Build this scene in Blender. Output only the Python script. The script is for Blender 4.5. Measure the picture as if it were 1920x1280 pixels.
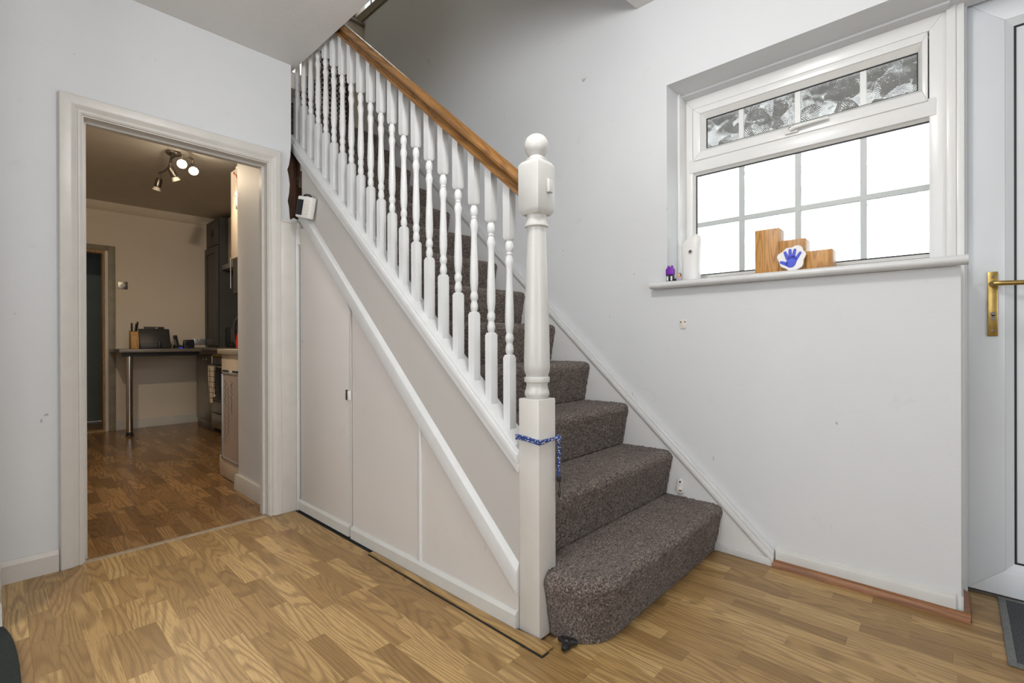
import bpy, bmesh, math, random
import numpy as np
from mathutils import Matrix, Vector

random.seed(7)
rng = np.random.default_rng(7)
scene = bpy.context.scene
COL = scene.collection
for o in list(bpy.data.objects):
    bpy.data.objects.remove(o)

# ------------------------------------------------------------------ camera
F_PX, YAW, PITCH, ROLL = 899.0, 0.8225, -0.0015, -0.003
CAM = Vector((0, 0, 1.0))
_r = Vector((math.cos(YAW), -math.sin(YAW), 0)); _f = Vector((math.sin(YAW), math.cos(YAW), 0)); _u = Vector((0, 0, 1))
FWD = _f * math.cos(PITCH) + _u * math.sin(PITCH)
_u2 = _u * math.cos(PITCH) - _f * math.sin(PITCH)
RIGHT = _r * math.cos(ROLL) + _u2 * math.sin(ROLL)
UP = _u2 * math.cos(ROLL) - _r * math.sin(ROLL)
cam_data = bpy.data.cameras.new('camera')
cam_data.sensor_width = 36.0
cam_data.lens = 36.0 * F_PX / 1920.0
cam_data.clip_start = 0.02
cam = bpy.data.objects.new('camera', cam_data)
COL.objects.link(cam)
m = Matrix((( RIGHT.x, UP.x, -FWD.x, CAM.x), (RIGHT.y, UP.y, -FWD.y, CAM.y), (RIGHT.z, UP.z, -FWD.z, CAM.z), (0, 0, 0, 1)))
cam.matrix_world = m
scene.camera = cam

# ------------------------------------------------------------------ world, lights, exposure
world = bpy.data.worlds.new('overcast_sky'); scene.world = world
world.use_nodes = True
bg = world.node_tree.nodes['Background']
bg.inputs[0].default_value = (0.94, 0.972, 1.0, 1)
bg.inputs[1].default_value = 4.1
scene.view_settings.view_transform = 'Standard'
scene.view_settings.look = 'None'
scene.view_settings.gamma = 1.0
scene.view_settings.use_curve_mapping = False
scene.view_settings.exposure = 0.0

def area_light(name, loc, direction, sx, sy, energy, color=(1, 1, 1), portal=False):
    l = bpy.data.lights.new(name, 'AREA'); l.shape = 'RECTANGLE'; l.size = sx; l.size_y = sy
    l.energy = energy; l.color = color
    o = bpy.data.objects.new(name, l); COL.objects.link(o)
    o.location = loc
    o.rotation_euler = Vector(direction).to_track_quat('-Z', 'Y').to_euler()
    if portal:
        l.cycles.is_portal = True
    return o

# daylight fill: unseen window openings added behind and beside the camera
area_light('added_daylight_back', (-0.45, -2.47, 1.4), (0, 1, 0), 1.8, 1.9, 100, portal=True)
area_light('added_daylight_side', (-2.07, 1.15, 1.6), (1, 0, 0), 2.3, 1.7, 100, portal=True)

# hall ceiling lamp added out of view to brighten the walls (its fitting is built with the objects)
LAMP = (0.85, 0.70, 2.42)
_l = bpy.data.lights.new('hall_fill_lamp', 'POINT'); _l.energy = 38; _l.color = (1.0, 0.995, 0.98); _l.shadow_soft_size = 0.13
_lo = bpy.data.objects.new('hall_fill_lamp', _l); COL.objects.link(_lo); _lo.location = LAMP

# ------------------------------------------------------------------ materials
def new_mat(name):
    mt = bpy.data.materials.new(name); mt.use_nodes = True
    nt = mt.node_tree
    return mt, nt, nt.nodes['Principled BSDF']

def nd(nt, t, **kw):
    n = nt.nodes.new(t)
    for k, v in kw.items():
        setattr(n, k, v)
    return n

def coords(nt, scale=(1, 1, 1), kind='Object', rnd=False, rot=0.0):
    tc = nd(nt, 'ShaderNodeTexCoord'); mp = nd(nt, 'ShaderNodeMapping')
    mp.inputs['Scale'].default_value = scale
    src = tc.outputs[kind]
    if rot:
        rt = nd(nt, 'ShaderNodeVectorRotate', rotation_type='X_AXIS'); rt.inputs['Angle'].default_value = rot
        nt.links.new(src, rt.inputs['Vector']); src = rt.outputs[0]
    nt.links.new(src, mp.inputs['Vector'])
    if rnd:
        oi = nd(nt, 'ShaderNodeObjectInfo'); mul = nd(nt, 'ShaderNodeMath', operation='MULTIPLY'); mul.inputs[1].default_value = 97.0
        nt.links.new(oi.outputs['Random'], mul.inputs[0])
        cb = nd(nt, 'ShaderNodeCombineXYZ')
        for i in range(3):
            nt.links.new(mul.outputs[0], cb.inputs[i])
        nt.links.new(cb.outputs[0], mp.inputs['Location'])
    return mp.outputs[0]

def noise(nt, vec, scale, detail=3, rough=0.5, dist=0.0):
    n = nd(nt, 'ShaderNodeTexNoise')
    n.inputs['Scale'].default_value = scale; n.inputs['Detail'].default_value = detail
    n.inputs['Roughness'].default_value = rough; n.inputs['Distortion'].default_value = dist
    nt.links.new(vec, n.inputs['Vector'])
    return n.outputs['Fac']

def ramp(nt, fac, stops):
    r = nd(nt, 'ShaderNodeValToRGB')
    e = r.color_ramp.elements
    while len(e) < len(stops):
        e.new(0.5)
    for i, (p, c) in enumerate(stops):
        e[i].position = p; e[i].color = tuple(c) + (1,)
    nt.links.new(fac, r.inputs[0])
    return r.outputs[0]

def mix(nt, fac, a, b, mode='MIX'):
    n = nd(nt, 'ShaderNodeMix', data_type='RGBA', blend_type=mode)
    for sock, v in ((n.inputs[0], fac), (n.inputs[6], a), (n.inputs[7], b)):
        if isinstance(v, (int, float)):
            sock.default_value = v
        elif isinstance(v, tuple):
            sock.default_value = v + (1,)
        else:
            nt.links.new(v, sock)
    return n.outputs[2]

def bump(nt, bs, h, strength=0.3, dist=0.002):
    b = nd(nt, 'ShaderNodeBump'); b.inputs['Strength'].default_value = strength; b.inputs['Distance'].default_value = dist
    nt.links.new(h, b.inputs['Height']); nt.links.new(b.outputs[0], bs.inputs['Normal'])

def plain(name, col, rough=0.5, metal=0.0, var=0.06, vscale=6.0, bmp=0.0, bscale=120.0, spec=0.5, coat=0.0):
    mt, nt, bs = new_mat(name)
    v = coords(nt)
    f = noise(nt, v, vscale, 4)
    c = ramp(nt, f, [(0.3, tuple(x * (1 - var) for x in col)), (0.7, tuple(min(1, x * (1 + var)) for x in col))])
    nt.links.new(c, bs.inputs['Base Color'])
    bs.inputs['Roughness'].default_value = rough; bs.inputs['Metallic'].default_value = metal
    bs.inputs['Specular IOR Level'].default_value = spec
    bs.inputs['Coat Weight'].default_value = coat
    if bmp:
        bump(nt, bs, noise(nt, v, bscale, 3), bmp, 0.002)
    return mt

def wall_mat(name, col, dirt=(0.52, 0.49, 0.45), bumpiness=0.12, specks=True):
    mt, nt, bs = new_mat(name)
    v = coords(nt)
    big = noise(nt, v, 1.6, 5, 0.6)
    c = ramp(nt, big, [(0.3, tuple(x * 0.96 for x in col)), (0.65, col)])
    sm = noise(nt, v, 7.0, 6, 0.65, 0.6)
    smf = ramp(nt, sm, [(0.64, (0, 0, 0)), (0.80, (0.35, 0.35, 0.35))])
    c = mix(nt, smf, c, dirt)
    if specks:
        sp = noise(nt, coords(nt, (1, 1, 0.55)), 26.0, 2, 0.4, 0.8)
        spf = ramp(nt, sp, [(0.775, (0, 0, 0)), (0.80, (0.55, 0.55, 0.55))])
        c = mix(nt, spf, c, (0.26, 0.23, 0.20))
    nt.links.new(c, bs.inputs['Base Color'])
    bs.inputs['Roughness'].default_value = 0.62
    bs.inputs['Specular IOR Level'].default_value = 0.3
    h = noise(nt, v, 45.0, 6, 0.6)
    bump(nt, bs, h, bumpiness, 0.006)
    return mt

M = {}
M['wall'] = wall_mat('wall_white_emulsion', (0.715, 0.728, 0.742))
M['wall_kitchen'] = wall_mat('wall_kitchen_cream', (0.74, 0.67, 0.57), specks=False)
M['wall_upper'] = wall_mat('landing_shade_beige', (0.64, 0.56, 0.46), specks=False)  # beige puts the stairwell's brown shade and warm bounce into the wall colour
M['panel'] = wall_mat('painted_board_warm', (0.64, 0.60, 0.565), dirt=(0.5, 0.44, 0.38), bumpiness=0.05)
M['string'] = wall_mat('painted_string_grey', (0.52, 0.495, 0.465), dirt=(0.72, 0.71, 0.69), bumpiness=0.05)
M['string_wall'] = wall_mat('painted_wall_string', (0.74, 0.735, 0.725), dirt=(0.5, 0.42, 0.33), bumpiness=0.05)
def gloss_white(name, col, rough=0.32, worn=True):
    mt, nt, bs = new_mat(name)
    v = coords(nt)
    c = ramp(nt, noise(nt, v, 9, 4, 0.6), [(0.35, tuple(x * 0.95 for x in col)), (0.6, col)])
    if worn:
        w = ramp(nt, noise(nt, v, 38, 5, 0.6, 0.5), [(0.73, (0, 0, 0)), (0.79, (0.7, 0.7, 0.7))])
        c = mix(nt, w, c, (0.42, 0.34, 0.25))
    nt.links.new(c, bs.inputs['Base Color']); bs.inputs['Roughness'].default_value = rough
    bump(nt, bs, noise(nt, v, 60, 4), 0.06, 0.003)
    return mt
M['gloss'] = gloss_white('gloss_white_paint', (0.69, 0.695, 0.69), worn=False)
M['gloss_worn'] = gloss_white('gloss_white_paint_worn', (0.64, 0.615, 0.575))
M['gloss_cream'] = gloss_white('gloss_cream_paint', (0.60, 0.595, 0.565), 0.28, worn=False)
M['upvc'] = plain('white_upvc', (0.80, 0.80, 0.785), 0.28, var=0.015, vscale=3)
M['upvc_door'] = plain('white_upvc_door', (0.70, 0.73, 0.755), 0.22, var=0.015, vscale=3)
M['bead'] = plain('glazing_bead', (0.72, 0.715, 0.69), 0.35, var=0.02)
M['bar_backlit'] = plain('georgian_bar_backlit', (0.50, 0.53, 0.52), 0.4, var=0.03)  # backlit shade of the lower bars put into their colour
M['gasket'] = plain('black_gasket', (0.012, 0.012, 0.013), 0.6, var=0.1)
M['brass'] = plain('aged_brass', (0.40, 0.275, 0.09), 0.30, 1.0, var=0.15, vscale=30)
M['chrome'] = plain('chrome', (0.62, 0.62, 0.62), 0.15, 1.0, var=0.05)
M['steel'] = plain('brushed_steel', (0.34, 0.32, 0.29), 0.35, 1.0, var=0.1, vscale=14)
M['nickel'] = plain('dark_nickel', (0.17, 0.15, 0.13), 0.3, 0.9, var=0.1)
M['black'] = plain('black_plastic', (0.015, 0.015, 0.016), 0.4, var=0.2)
M['darkgrey'] = plain('dark_grey_plastic', (0.035, 0.036, 0.037), 0.45, var=0.2)
M['white_plastic'] = plain('white_plastic', (0.80, 0.79, 0.77), 0.35, var=0.03)
M['beige_plastic'] = plain('aged_plastic', (0.74, 0.68, 0.60), 0.45, var=0.08, vscale=40)
M['screen'] = plain('dark_lcd_screen', (0.03, 0.034, 0.04), 0.15, var=0.2)
M['grey_unit'] = plain('grey_kitchen_door', (0.075, 0.078, 0.08), 0.5, var=0.05)
M['cream_unit'] = plain('cream_kitchen_board', (0.62, 0.53, 0.43), 0.45, var=0.05)
M['frame_stained'] = plain('dull_olive_paint', (0.27, 0.24, 0.185), 0.5, var=0.15, vscale=12)
M['teal'] = plain('dull_teal_wall', (0.16, 0.19, 0.19), 0.8, var=0.05)
M['frame_pine'] = None
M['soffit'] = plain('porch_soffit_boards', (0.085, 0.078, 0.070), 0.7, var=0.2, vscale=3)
M['blue_print'] = plain('blue_paint', (0.02, 0.045, 0.55), 0.45, var=0.25, vscale=60)
M['plaster_path'] = plain('pale_paving', (0.42, 0.41, 0.39), 0.9, var=0.1)
M['plaster'] = plain('white_plaster', (0.86, 0.85, 0.83), 0.8, var=0.03, bmp=0.4, bscale=300)
M['purple'] = plain('purple_plastic', (0.20, 0.02, 0.42), 0.35, var=0.1)
M['toy_dark'] = plain('dark_toy_plastic', (0.02, 0.03, 0.035), 0.4, var=0.2)
M['toy_skin'] = plain('peach_plastic', (0.72, 0.42, 0.28), 0.5, var=0.05)
M['toy_hair'] = plain('brown_plastic_hair', (0.06, 0.03, 0.018), 0.5, var=0.2)
M['toy_lilac'] = plain('lilac_plastic', (0.42, 0.40, 0.62), 0.5, var=0.05)
M['red'] = plain('red_plastic', (0.60, 0.02, 0.015), 0.35, var=0.1)
M['ribbon'] = plain('red_ribbon', (0.55, 0.06, 0.03), 0.6, var=0.1)
M['foil'] = plain('crumpled_foil', (0.75, 0.74, 0.72), 0.25, 0.7, var=0.2, vscale=120, bmp=1.0, bscale=160)
M['bag'] = plain('white_carrier_bag', (0.82, 0.80, 0.76), 0.4, var=0.08, vscale=30, bmp=0.8, bscale=60)
M['mat_dark'] = plain('dark_rug', (0.012, 0.018, 0.016), 0.95, var=0.4, vscale=200, bmp=0.7, bscale=400)
M['mat_grey'] = plain('charcoal_doormat', (0.055, 0.058, 0.064), 0.95, var=0.75, vscale=260, bmp=0.8, bscale=420)
M['mat_edge'] = plain('doormat_binding', (0.14, 0.145, 0.14), 0.8, var=0.2, vscale=100, bmp=0.4, bscale=300)
M['underlay_shade'] = plain('black_gap', (0.012, 0.013, 0.014), 0.9, var=0.6, vscale=60)  # black for the floor gap and the offcut's painted shadow line
M['worktop'] = plain('speckled_worktop', (0.17, 0.15, 0.13), 0.3, var=0.6, vscale=220)
M['worktop_beige'] = plain('beige_worktop', (0.36, 0.31, 0.26), 0.4, var=0.15, vscale=120)
M['whiteboard'] = plain('whiteboard_surface', (0.46, 0.39, 0.36), 0.3, var=0.04)
M['alu'] = plain('aluminium_frame', (0.48, 0.49, 0.52), 0.35, 0.6, var=0.05)
M['hook'] = plain('black_wire', (0.03, 0.028, 0.026), 0.4, 0.5)
M['copper_pipe'] = plain('dark_cork', (0.05, 0.04, 0.035), 0.7, var=0.3)

def ceiling_mat(name, col):
    mt, nt, bs = new_mat(name)
    v = coords(nt, (1.0, 3.2, 1.0))
    f = noise(nt, v, 30, 5, 0.7, 1.2)
    c = ramp(nt, noise(nt, coords(nt), 3, 4), [(0.3, tuple(x * 0.95 for x in col)), (0.7, col)])
    nt.links.new(c, bs.inputs['Base Color']); bs.inputs['Roughness'].default_value = 0.8
    bump(nt, bs, f, 0.45, 0.01)
    return mt
M['ceiling'] = ceiling_mat('textured_ceiling', (0.76, 0.745, 0.725))
M['ceiling_kitchen'] = plain('kitchen_ceiling', (0.62, 0.58, 0.52), 0.8, var=0.03, bmp=0.15, bscale=60)

def wood_mat(name, dark, mid, light, rough=0.35, rnd=True, axis='Y', scale=1.0, spread=0.5, coat=0.0, rot=0.0):
    """Oak grain along one axis; every plank takes its own tone and figure from its object."""
    mt, nt, bs = new_mat(name)
    long = 0.105
    sc = {'Y': (1, long, 1), 'Z': (1, 1, long), 'X': (long, 1, 1)}[axis]
    v = coords(nt, tuple(x * scale for x in sc), rnd=rnd, rot=rot)
    w = noise(nt, v, 7.5, 1.5, 0.45, 0.15)
    wv = nd(nt, 'ShaderNodeMath', operation='MULTIPLY'); wv.inputs[1].default_value = 22.0
    nt.links.new(w, wv.inputs[0])
    sn = nd(nt, 'ShaderNodeMath', operation='SINE')
    m2 = nd(nt, 'ShaderNodeMath', operation='MULTIPLY'); m2.inputs[1].default_value = 6.2832
    nt.links.new(wv.outputs[0], m2.inputs[0]); nt.links.new(m2.outputs[0], sn.inputs[0])
    rings = nd(nt, 'ShaderNodeMapRange'); rings.inputs[1].default_value = -1; rings.inputs[2].default_value = 1
    nt.links.new(sn.outputs[0], rings.inputs[0])
    v2 = coords(nt, tuple((x if x == 1 else 0.035) * scale for x in sc), rnd=rnd, rot=rot)
    fine = noise(nt, v2, 300.0, 3, 0.65)
    base = mid
    if rnd:
        oi = nd(nt, 'ShaderNodeObjectInfo')
        base = ramp(nt, oi.outputs['Random'], [(0.0, tuple(a + (b - a) * spread for a, b in zip(mid, dark))), (0.5, mid), (1.0, light)])
    rf = ramp(nt, rings.outputs[0], [(0.0, (0.55, 0.55, 0.55)), (0.55, (0, 0, 0))])
    c = mix(nt, rf, base, dark)
    ff = ramp(nt, fine, [(0.34, (0.55, 0.55, 0.55)), (0.52, (0, 0, 0))])
    c = mix(nt, ff, c, dark)
    nt.links.new(c, bs.inputs['Base Color'])
    bs.inputs['Roughness'].default_value = rough
    bs.inputs['Coat Weight'].default_value = coat
    bump(nt, bs, fine, 0.10, 0.0008)
    return mt
M['oak_floor'] = wood_mat('oak_laminate', (0.165, 0.088, 0.028), (0.395, 0.245, 0.092), (0.53, 0.355, 0.15), 0.38)
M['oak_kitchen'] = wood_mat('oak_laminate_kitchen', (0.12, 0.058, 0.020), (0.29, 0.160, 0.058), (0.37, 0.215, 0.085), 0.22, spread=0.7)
M['oak_base'] = wood_mat('oak_laminate_base', (0.14, 0.08, 0.03), (0.32, 0.19, 0.08), (0.42, 0.27, 0.12), 0.4, rnd=False)
M['oak_rail'] = wood_mat('oak_handrail', (0.085, 0.034, 0.007), (0.245, 0.112, 0.025), (0.40, 0.20, 0.05), 0.26, rnd=False, coat=0.3, rot=-0.715)
M['pine_x'] = wood_mat('pine_block', (0.24, 0.10, 0.02), (0.56, 0.27, 0.065), (0.62, 0.32, 0.10), 0.4, rnd=True, axis='Z', scale=1.3, spread=0.15)
M['redwood'] = wood_mat('red_brown_beading', (0.13, 0.05, 0.018), (0.30, 0.125, 0.045), (0.36, 0.16, 0.06), 0.4, rnd=False)
M['raw_timber'] = wood_mat('raw_dark_timber', (0.035, 0.016, 0.008), (0.095, 0.042, 0.022), (0.14, 0.07, 0.04), 0.8, rnd=False, axis='Z')
M['bare_frame'] = wood_mat('stripped_door_frame', (0.20, 0.11, 0.045), (0.42, 0.27, 0.13), (0.50, 0.40, 0.27), 0.6, rnd=False, axis='Z')
M['knife_wood'] = wood_mat('knife_block_wood', (0.36, 0.18, 0.05), (0.55, 0.31, 0.10), (0.6, 0.35, 0.12), 0.5, rnd=False, axis='Z')

def carpet_mat():
    mt, nt, bs = new_mat('brown_loop_carpet')
    v = coords(nt)
    n1 = noise(nt, v, 210, 2, 0.7)
    n2 = noise(nt, coords(nt, (0.45, 1, 1)), 150, 3, 0.65, 1.0)
    f = nd(nt, 'ShaderNodeMath', operation='ADD'); nt.links.new(n1, f.inputs[0]); nt.links.new(n2, f.inputs[1])
    h = nd(nt, 'ShaderNodeMath', operation='MULTIPLY'); h.inputs[1].default_value = 0.5; nt.links.new(f.outputs[0], h.inputs[0])
    c = ramp(nt, h.outputs[0], [(0.38, (0.030, 0.021, 0.017)), (0.47, (0.120, 0.094, 0.080)), (0.55, (0.215, 0.178, 0.156)), (0.64, (0.44, 0.38, 0.34))])
    big = ramp(nt, noise(nt, v, 5, 4), [(0.3, (0.82, 0.80, 0.79)), (0.7, (1.0, 1.0, 1.0))])
    c = mix(nt, 1.0, c, big, 'MULTIPLY')
    nt.links.new(c, bs.inputs['Base Color'])
    bs.inputs['Roughness'].default_value = 1.0; bs.inputs['Specular IOR Level'].default_value = 0.1
    bs.inputs['Sheen Weight'].default_value = 0.15
    bump(nt, bs, h.outputs[0], 0.9, 0.006)
    return mt
M['carpet'] = carpet_mat()

def glass_mat(name, tint=(0.97, 0.985, 0.98)):
    """Leaf-patterned obscure glass: refracted view, partly straight-through, with a surface sheen."""
    mt = bpy.data.materials.new(name); mt.use_nodes = True
    nt = mt.node_tree; nt.nodes.clear()
    out = nd(nt, 'ShaderNodeOutputMaterial')
    v = coords(nt, (1, 1, 1))
    nz = nd(nt, 'ShaderNodeTexNoise'); nz.inputs['Scale'].default_value = 9; nz.inputs['Detail'].default_value = 2
    nt.links.new(v, nz.inputs['Vector'])
    vm = nd(nt, 'ShaderNodeVectorMath', operation='MULTIPLY_ADD')
    vm.inputs[1].default_value = (0.05, 0.05, 0.05)
    nt.links.new(nz.outputs['Color'], vm.inputs[0]); nt.links.new(v, vm.inputs[2])
    vo = nd(nt, 'ShaderNodeTexVoronoi'); vo.inputs['Scale'].default_value = 17; vo.inputs['Randomness'].default_value = 1.0
    nt.links.new(vm.outputs[0], vo.inputs['Vector'])
    # veins: each cell gets its own direction from its random colour
    sep = nd(nt, 'ShaderNodeSeparateColor'); nt.links.new(vo.outputs['Color'], sep.inputs[0])
    ang = nd(nt, 'ShaderNodeMath', operation='MULTIPLY'); ang.inputs[1].default_value = 6.28
    nt.links.new(sep.outputs[0], ang.inputs[0])
    rot = nd(nt, 'ShaderNodeVectorRotate', rotation_type='X_AXIS'); nt.links.new(vm.outputs[0], rot.inputs['Vector']); nt.links.new(ang.outputs[0], rot.inputs['Angle'])
    wa = nd(nt, 'ShaderNodeTexWave', bands_direction='Y'); wa.inputs['Scale'].default_value = 55; wa.inputs['Distortion'].default_value = 2.0
    nt.links.new(rot.outputs[0], wa.inputs['Vector'])
    add = nd(nt, 'ShaderNodeMath', operation='MULTIPLY_ADD'); add.inputs[1].default_value = 0.22
    nt.links.new(wa.outputs['Fac'], add.inputs[0]); nt.links.new(vo.outputs['Distance'], add.inputs[2])
    b = nd(nt, 'ShaderNodeBump'); b.inputs['Strength'].default_value = 0.42; b.inputs['Distance'].default_value = 0.02
    nt.links.new(add.outputs[0], b.inputs['Height'])
    rf = nd(nt, 'ShaderNodeBsdfRefraction'); rf.inputs['IOR'].default_value = 1.35; rf.inputs['Roughness'].default_value = 0.06
    rf.inputs['Color'].default_value = tint + (1,)
    nt.links.new(b.outputs[0], rf.inputs['Normal'])
    tr = nd(nt, 'ShaderNodeBsdfTransparent'); tr.inputs['Color'].default_value = tint + (1,)
    mx = nd(nt, 'ShaderNodeMixShader'); mx.inputs[0].default_value = 0.45
    nt.links.new(rf.outputs[0], mx.inputs[1]); nt.links.new(tr.outputs[0], mx.inputs[2])
    gl = nd(nt, 'ShaderNodeBsdfGlossy'); gl.inputs['Roughness'].default_value = 0.12
    nt.links.new(b.outputs[0], gl.inputs['Normal'])
    m2 = nd(nt, 'ShaderNodeMixShader'); m2.inputs[0].default_value = 0.10
    nt.links.new(mx.outputs[0], m2.inputs[1]); nt.links.new(gl.outputs[0], m2.inputs[2])
    nt.links.new(m2.outputs[0], out.inputs[0])
    return mt
M['glass'] = glass_mat('leaf_pattern_glass')
M['clear_glass'] = None
def clear_glass():
    mt = bpy.data.materials.new('clear_glass'); mt.use_nodes = True
    nt = mt.node_tree; nt.nodes.clear()
    out = nd(nt, 'ShaderNodeOutputMaterial'); tr = nd(nt, 'ShaderNodeBsdfTransparent'); gl = nd(nt, 'ShaderNodeBsdfGlossy')
    gl.inputs['Roughness'].default_value = 0.02
    tr.inputs['Color'].default_value = (0.93, 0.95, 0.95, 1)
    mx = nd(nt, 'ShaderNodeMixShader'); mx.inputs[0].default_value = 0.06
    nt.links.new(tr.outputs[0], mx.inputs[1]); nt.links.new(gl.outputs[0], mx.inputs[2]); nt.links.new(mx.outputs[0], out.inputs[0])
    return mt
M['clear_glass'] = clear_glass()
def emit(name, col, s):
    mt, nt, bs = new_mat(name)
    bs.inputs['Base Color'].default_value = col + (1,)
    bs.inputs['Emission Color'].default_value = col + (1,); bs.inputs['Emission Strength'].default_value = s
    return mt
M['strip'] = plain('dull_threshold', (0.30, 0.24, 0.17), 0.6, var=0.2, vscale=40)
M['bulb'] = emit('halogen_bulb', (1.0, 0.86, 0.66), 60)
M['lamp_glow'] = emit('opal_diffuser', (1.0, 0.98, 0.95), 2.0)
M['bulb_off'] = plain('frosted_bulb_rim', (0.75, 0.70, 0.62), 0.3)
M['led_blue'] = emit('blue_led', (0.02, 0.06, 1.0), 0.5)
def cord_mat():
    mt, nt, bs = new_mat('blue_flecked_cord')
    v = coords(nt, (1, 1, 1))
    vo = nd(nt, 'ShaderNodeTexVoronoi'); vo.inputs['Scale'].default_value = 150
    nt.links.new(v, vo.inputs['Vector'])
    c = ramp(nt, vo.outputs['Distance'], [(0.28, (0.78, 0.78, 0.8)), (0.36, (0.025, 0.055, 0.22))])
    nt.links.new(c, bs.inputs['Base Color']); bs.inputs['Roughness'].default_value = 0.8
    return mt
M['cord'] = cord_mat()
def towel_mat():
    mt, nt, bs = new_mat('checked_tea_towel')
    v = coords(nt)
    tot = None
    for d in ('Y', 'Z'):
        w = nd(nt, 'ShaderNodeTexWave', bands_direction=d); w.inputs['Scale'].default_value = 5.5
        nt.links.new(v, w.inputs['Vector'])
        r = ramp(nt, w.outputs['Fac'], [(0.012, (1, 1, 1)), (0.03, (0, 0, 0))])
        tot = r if tot is None else mix(nt, 1.0, tot, r, 'LIGHTEN')
    c = mix(nt, tot, (0.66, 0.60, 0.50), (0.04, 0.04, 0.05))
    nt.links.new(c, bs.inputs['Base Color']); bs.inputs['Roughness'].default_value = 0.95
    return mt
M['towel'] = towel_mat()

# ------------------------------------------------------------------ mesh helpers
class MB:
    """Collects boxes, prisms, lathes and tubes in world space and links them as one mesh object."""
    def __init__(self):
        self.bm = bmesh.new()
    def _take(self, verts, faces, mx=None):
        vs = [self.bm.verts.new(mx @ Vector(v) if mx else v) for v in verts]
        for f in faces:
            try:
                self.bm.faces.new([vs[i] for i in f])
            except ValueError:
                pass
        return self
    def box(self, x0, x1, y0, y1, z0, z1, mx=None):
        v = [(x, y, z) for x in (x0, x1) for y in (y0, y1) for z in (z0, z1)]
        f = [(0, 1, 3, 2), (4, 6, 7, 5), (0, 4, 5, 1), (2, 3, 7, 6), (0, 2, 6, 4), (1, 5, 7, 3)]
        return self._take(v, f, mx)
    def prism(self, poly, axis, a, b, mx=None):
        """poly: 2-D outline; axis x: (y,z), y: (x,z), z: (x,y)."""
        n = len(poly)
        def P(p, t):
            return {'x': (t, p[0], p[1]), 'y': (p[0], t, p[1]), 'z': (p[0], p[1], t)}[axis]
        v = [P(p, a) for p in poly] + [P(p, b) for p in poly]
        f = [tuple(range(n))[::-1], tuple(range(n, 2 * n))] + [(i, (i + 1) % n, n + (i + 1) % n, n + i) for i in range(n)]
        return self._take(v, f, mx)
    def lathe(self, prof, cx=0, cy=0, cz=0, seg=24, mx=None):
        """prof: (radius, z) from bottom to top, capped."""
        v = []; f = []
        for r, z in prof:
            for k in range(seg):
                a = 2 * math.pi * k / seg
                v.append((cx + r * math.cos(a), cy + r * math.sin(a), cz + z))
        for i in range(len(prof) - 1):
            for k in range(seg):
                k2 = (k + 1) % seg
                f.append((i * seg + k, i * seg + k2, (i + 1) * seg + k2, (i + 1) * seg + k))
        f.append(tuple(range(seg))[::-1]); f.append(tuple((len(prof) - 1) * seg + k for k in range(seg)))
        return self._take(v, f, mx)
    def tube(self, pts, r, seg=10, caps=True):
        pts = [Vector(p) for p in pts]; n = len(pts); v = []; f = []
        t0 = (pts[1] - pts[0]).normalized()
        ref = Vector((0, 0, 1)) if abs(t0.z) < 0.9 else Vector((1, 0, 0))
        nrm = (ref - t0 * ref.dot(t0)).normalized()
        for i, p in enumerate(pts):
            t = (pts[min(i + 1, n - 1)] - pts[max(i - 1, 0)]).normalized()
            nrm = (nrm - t * nrm.dot(t)).normalized(); bn = t.cross(nrm)
            rr = r[i] if isinstance(r, (list, tuple)) else r
            for k in range(seg):
                a = 2 * math.pi * k / seg
                v.append(tuple(p + nrm * rr * math.cos(a) + bn * rr * math.sin(a)))
        for i in range(n - 1):
            for k in range(seg):
                k2 = (k + 1) % seg
                f.append((i * seg + k, i * seg + k2, (i + 1) * seg + k2, (i + 1) * seg + k))
        if caps:
            f.append(tuple(range(seg))[::-1]); f.append(tuple((n - 1) * seg + k for k in range(seg)))
        return self._take(v, f)
    def build(self, name, mat, parent=None, bevel=0.0, bseg=2, smooth=35.0):
        bm = self.bm
        bmesh.ops.recalc_face_normals(bm, faces=bm.faces)
        if bevel:
            ed = [e for e in bm.edges if len(e.link_faces) == 2 and e.calc_face_angle(0) > 0.5]
            bmesh.ops.bevel(bm, geom=ed, offset=bevel, segments=bseg, affect='EDGES', profile=0.5, clamp_overlap=True)
        me = bpy.data.meshes.new(name); bm.to_mesh(me); bm.free()
        for p in me.polygons:
            p.use_smooth = True
        me.set_sharp_from_angle(angle=math.radians(smooth))
        return link(name, me, mat, parent)

BASES = {}
def link(name, me, mat, parent=None):
    if mat is not None and not me.materials:
        me.materials.append(mat)
    o = bpy.data.objects.new(name, me); COL.objects.link(o)
    if parent is not None:
        attach(o, parent)
    return o

def world_of(o):
    return BASES.get(o.name, Matrix.Identity(4))

def attach(o, parent):
    o.parent = parent
    o.matrix_parent_inverse = world_of(parent).inverted()

def tag(o, label, cat=None, group=None, kind=None):
    o['label'] = label
    if cat: o['category'] = cat
    if group: o['group'] = group
    if kind: o['kind'] = kind
    return o

def thing(name, loc, label, cat, group=None, kind=None):
    o = bpy.data.objects.new(name, None); COL.objects.link(o)
    o.empty_display_size = 0.05
    o.location = loc
    BASES[o.name] = Matrix.Translation(loc)
    return tag(o, label, cat, group, kind)

def B(*a, **k):
    return MB().box(*a, **k)

# ------------------------------------------------------------------ key dimensions (metres, camera 1 m above the floor)
YD = 2.90            # hall face of the wall with the kitchen doorway
XS = 1.23            # hall face of the stair string / cupboard
XW = 2.36            # inner face of the front wall (window, front door)
XF = 2.58            # inner plane of the window frame
ZC = 2.64            # hall ceiling
ZL = 2.85            # landing floor
GO, RI, Y1 = 0.249, 0.2195, 0.81   # going, rise, first nosing

# ================================================================== SETTING
def structure(o, label, cat):
    return tag(o, label, cat, kind='structure')

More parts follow.
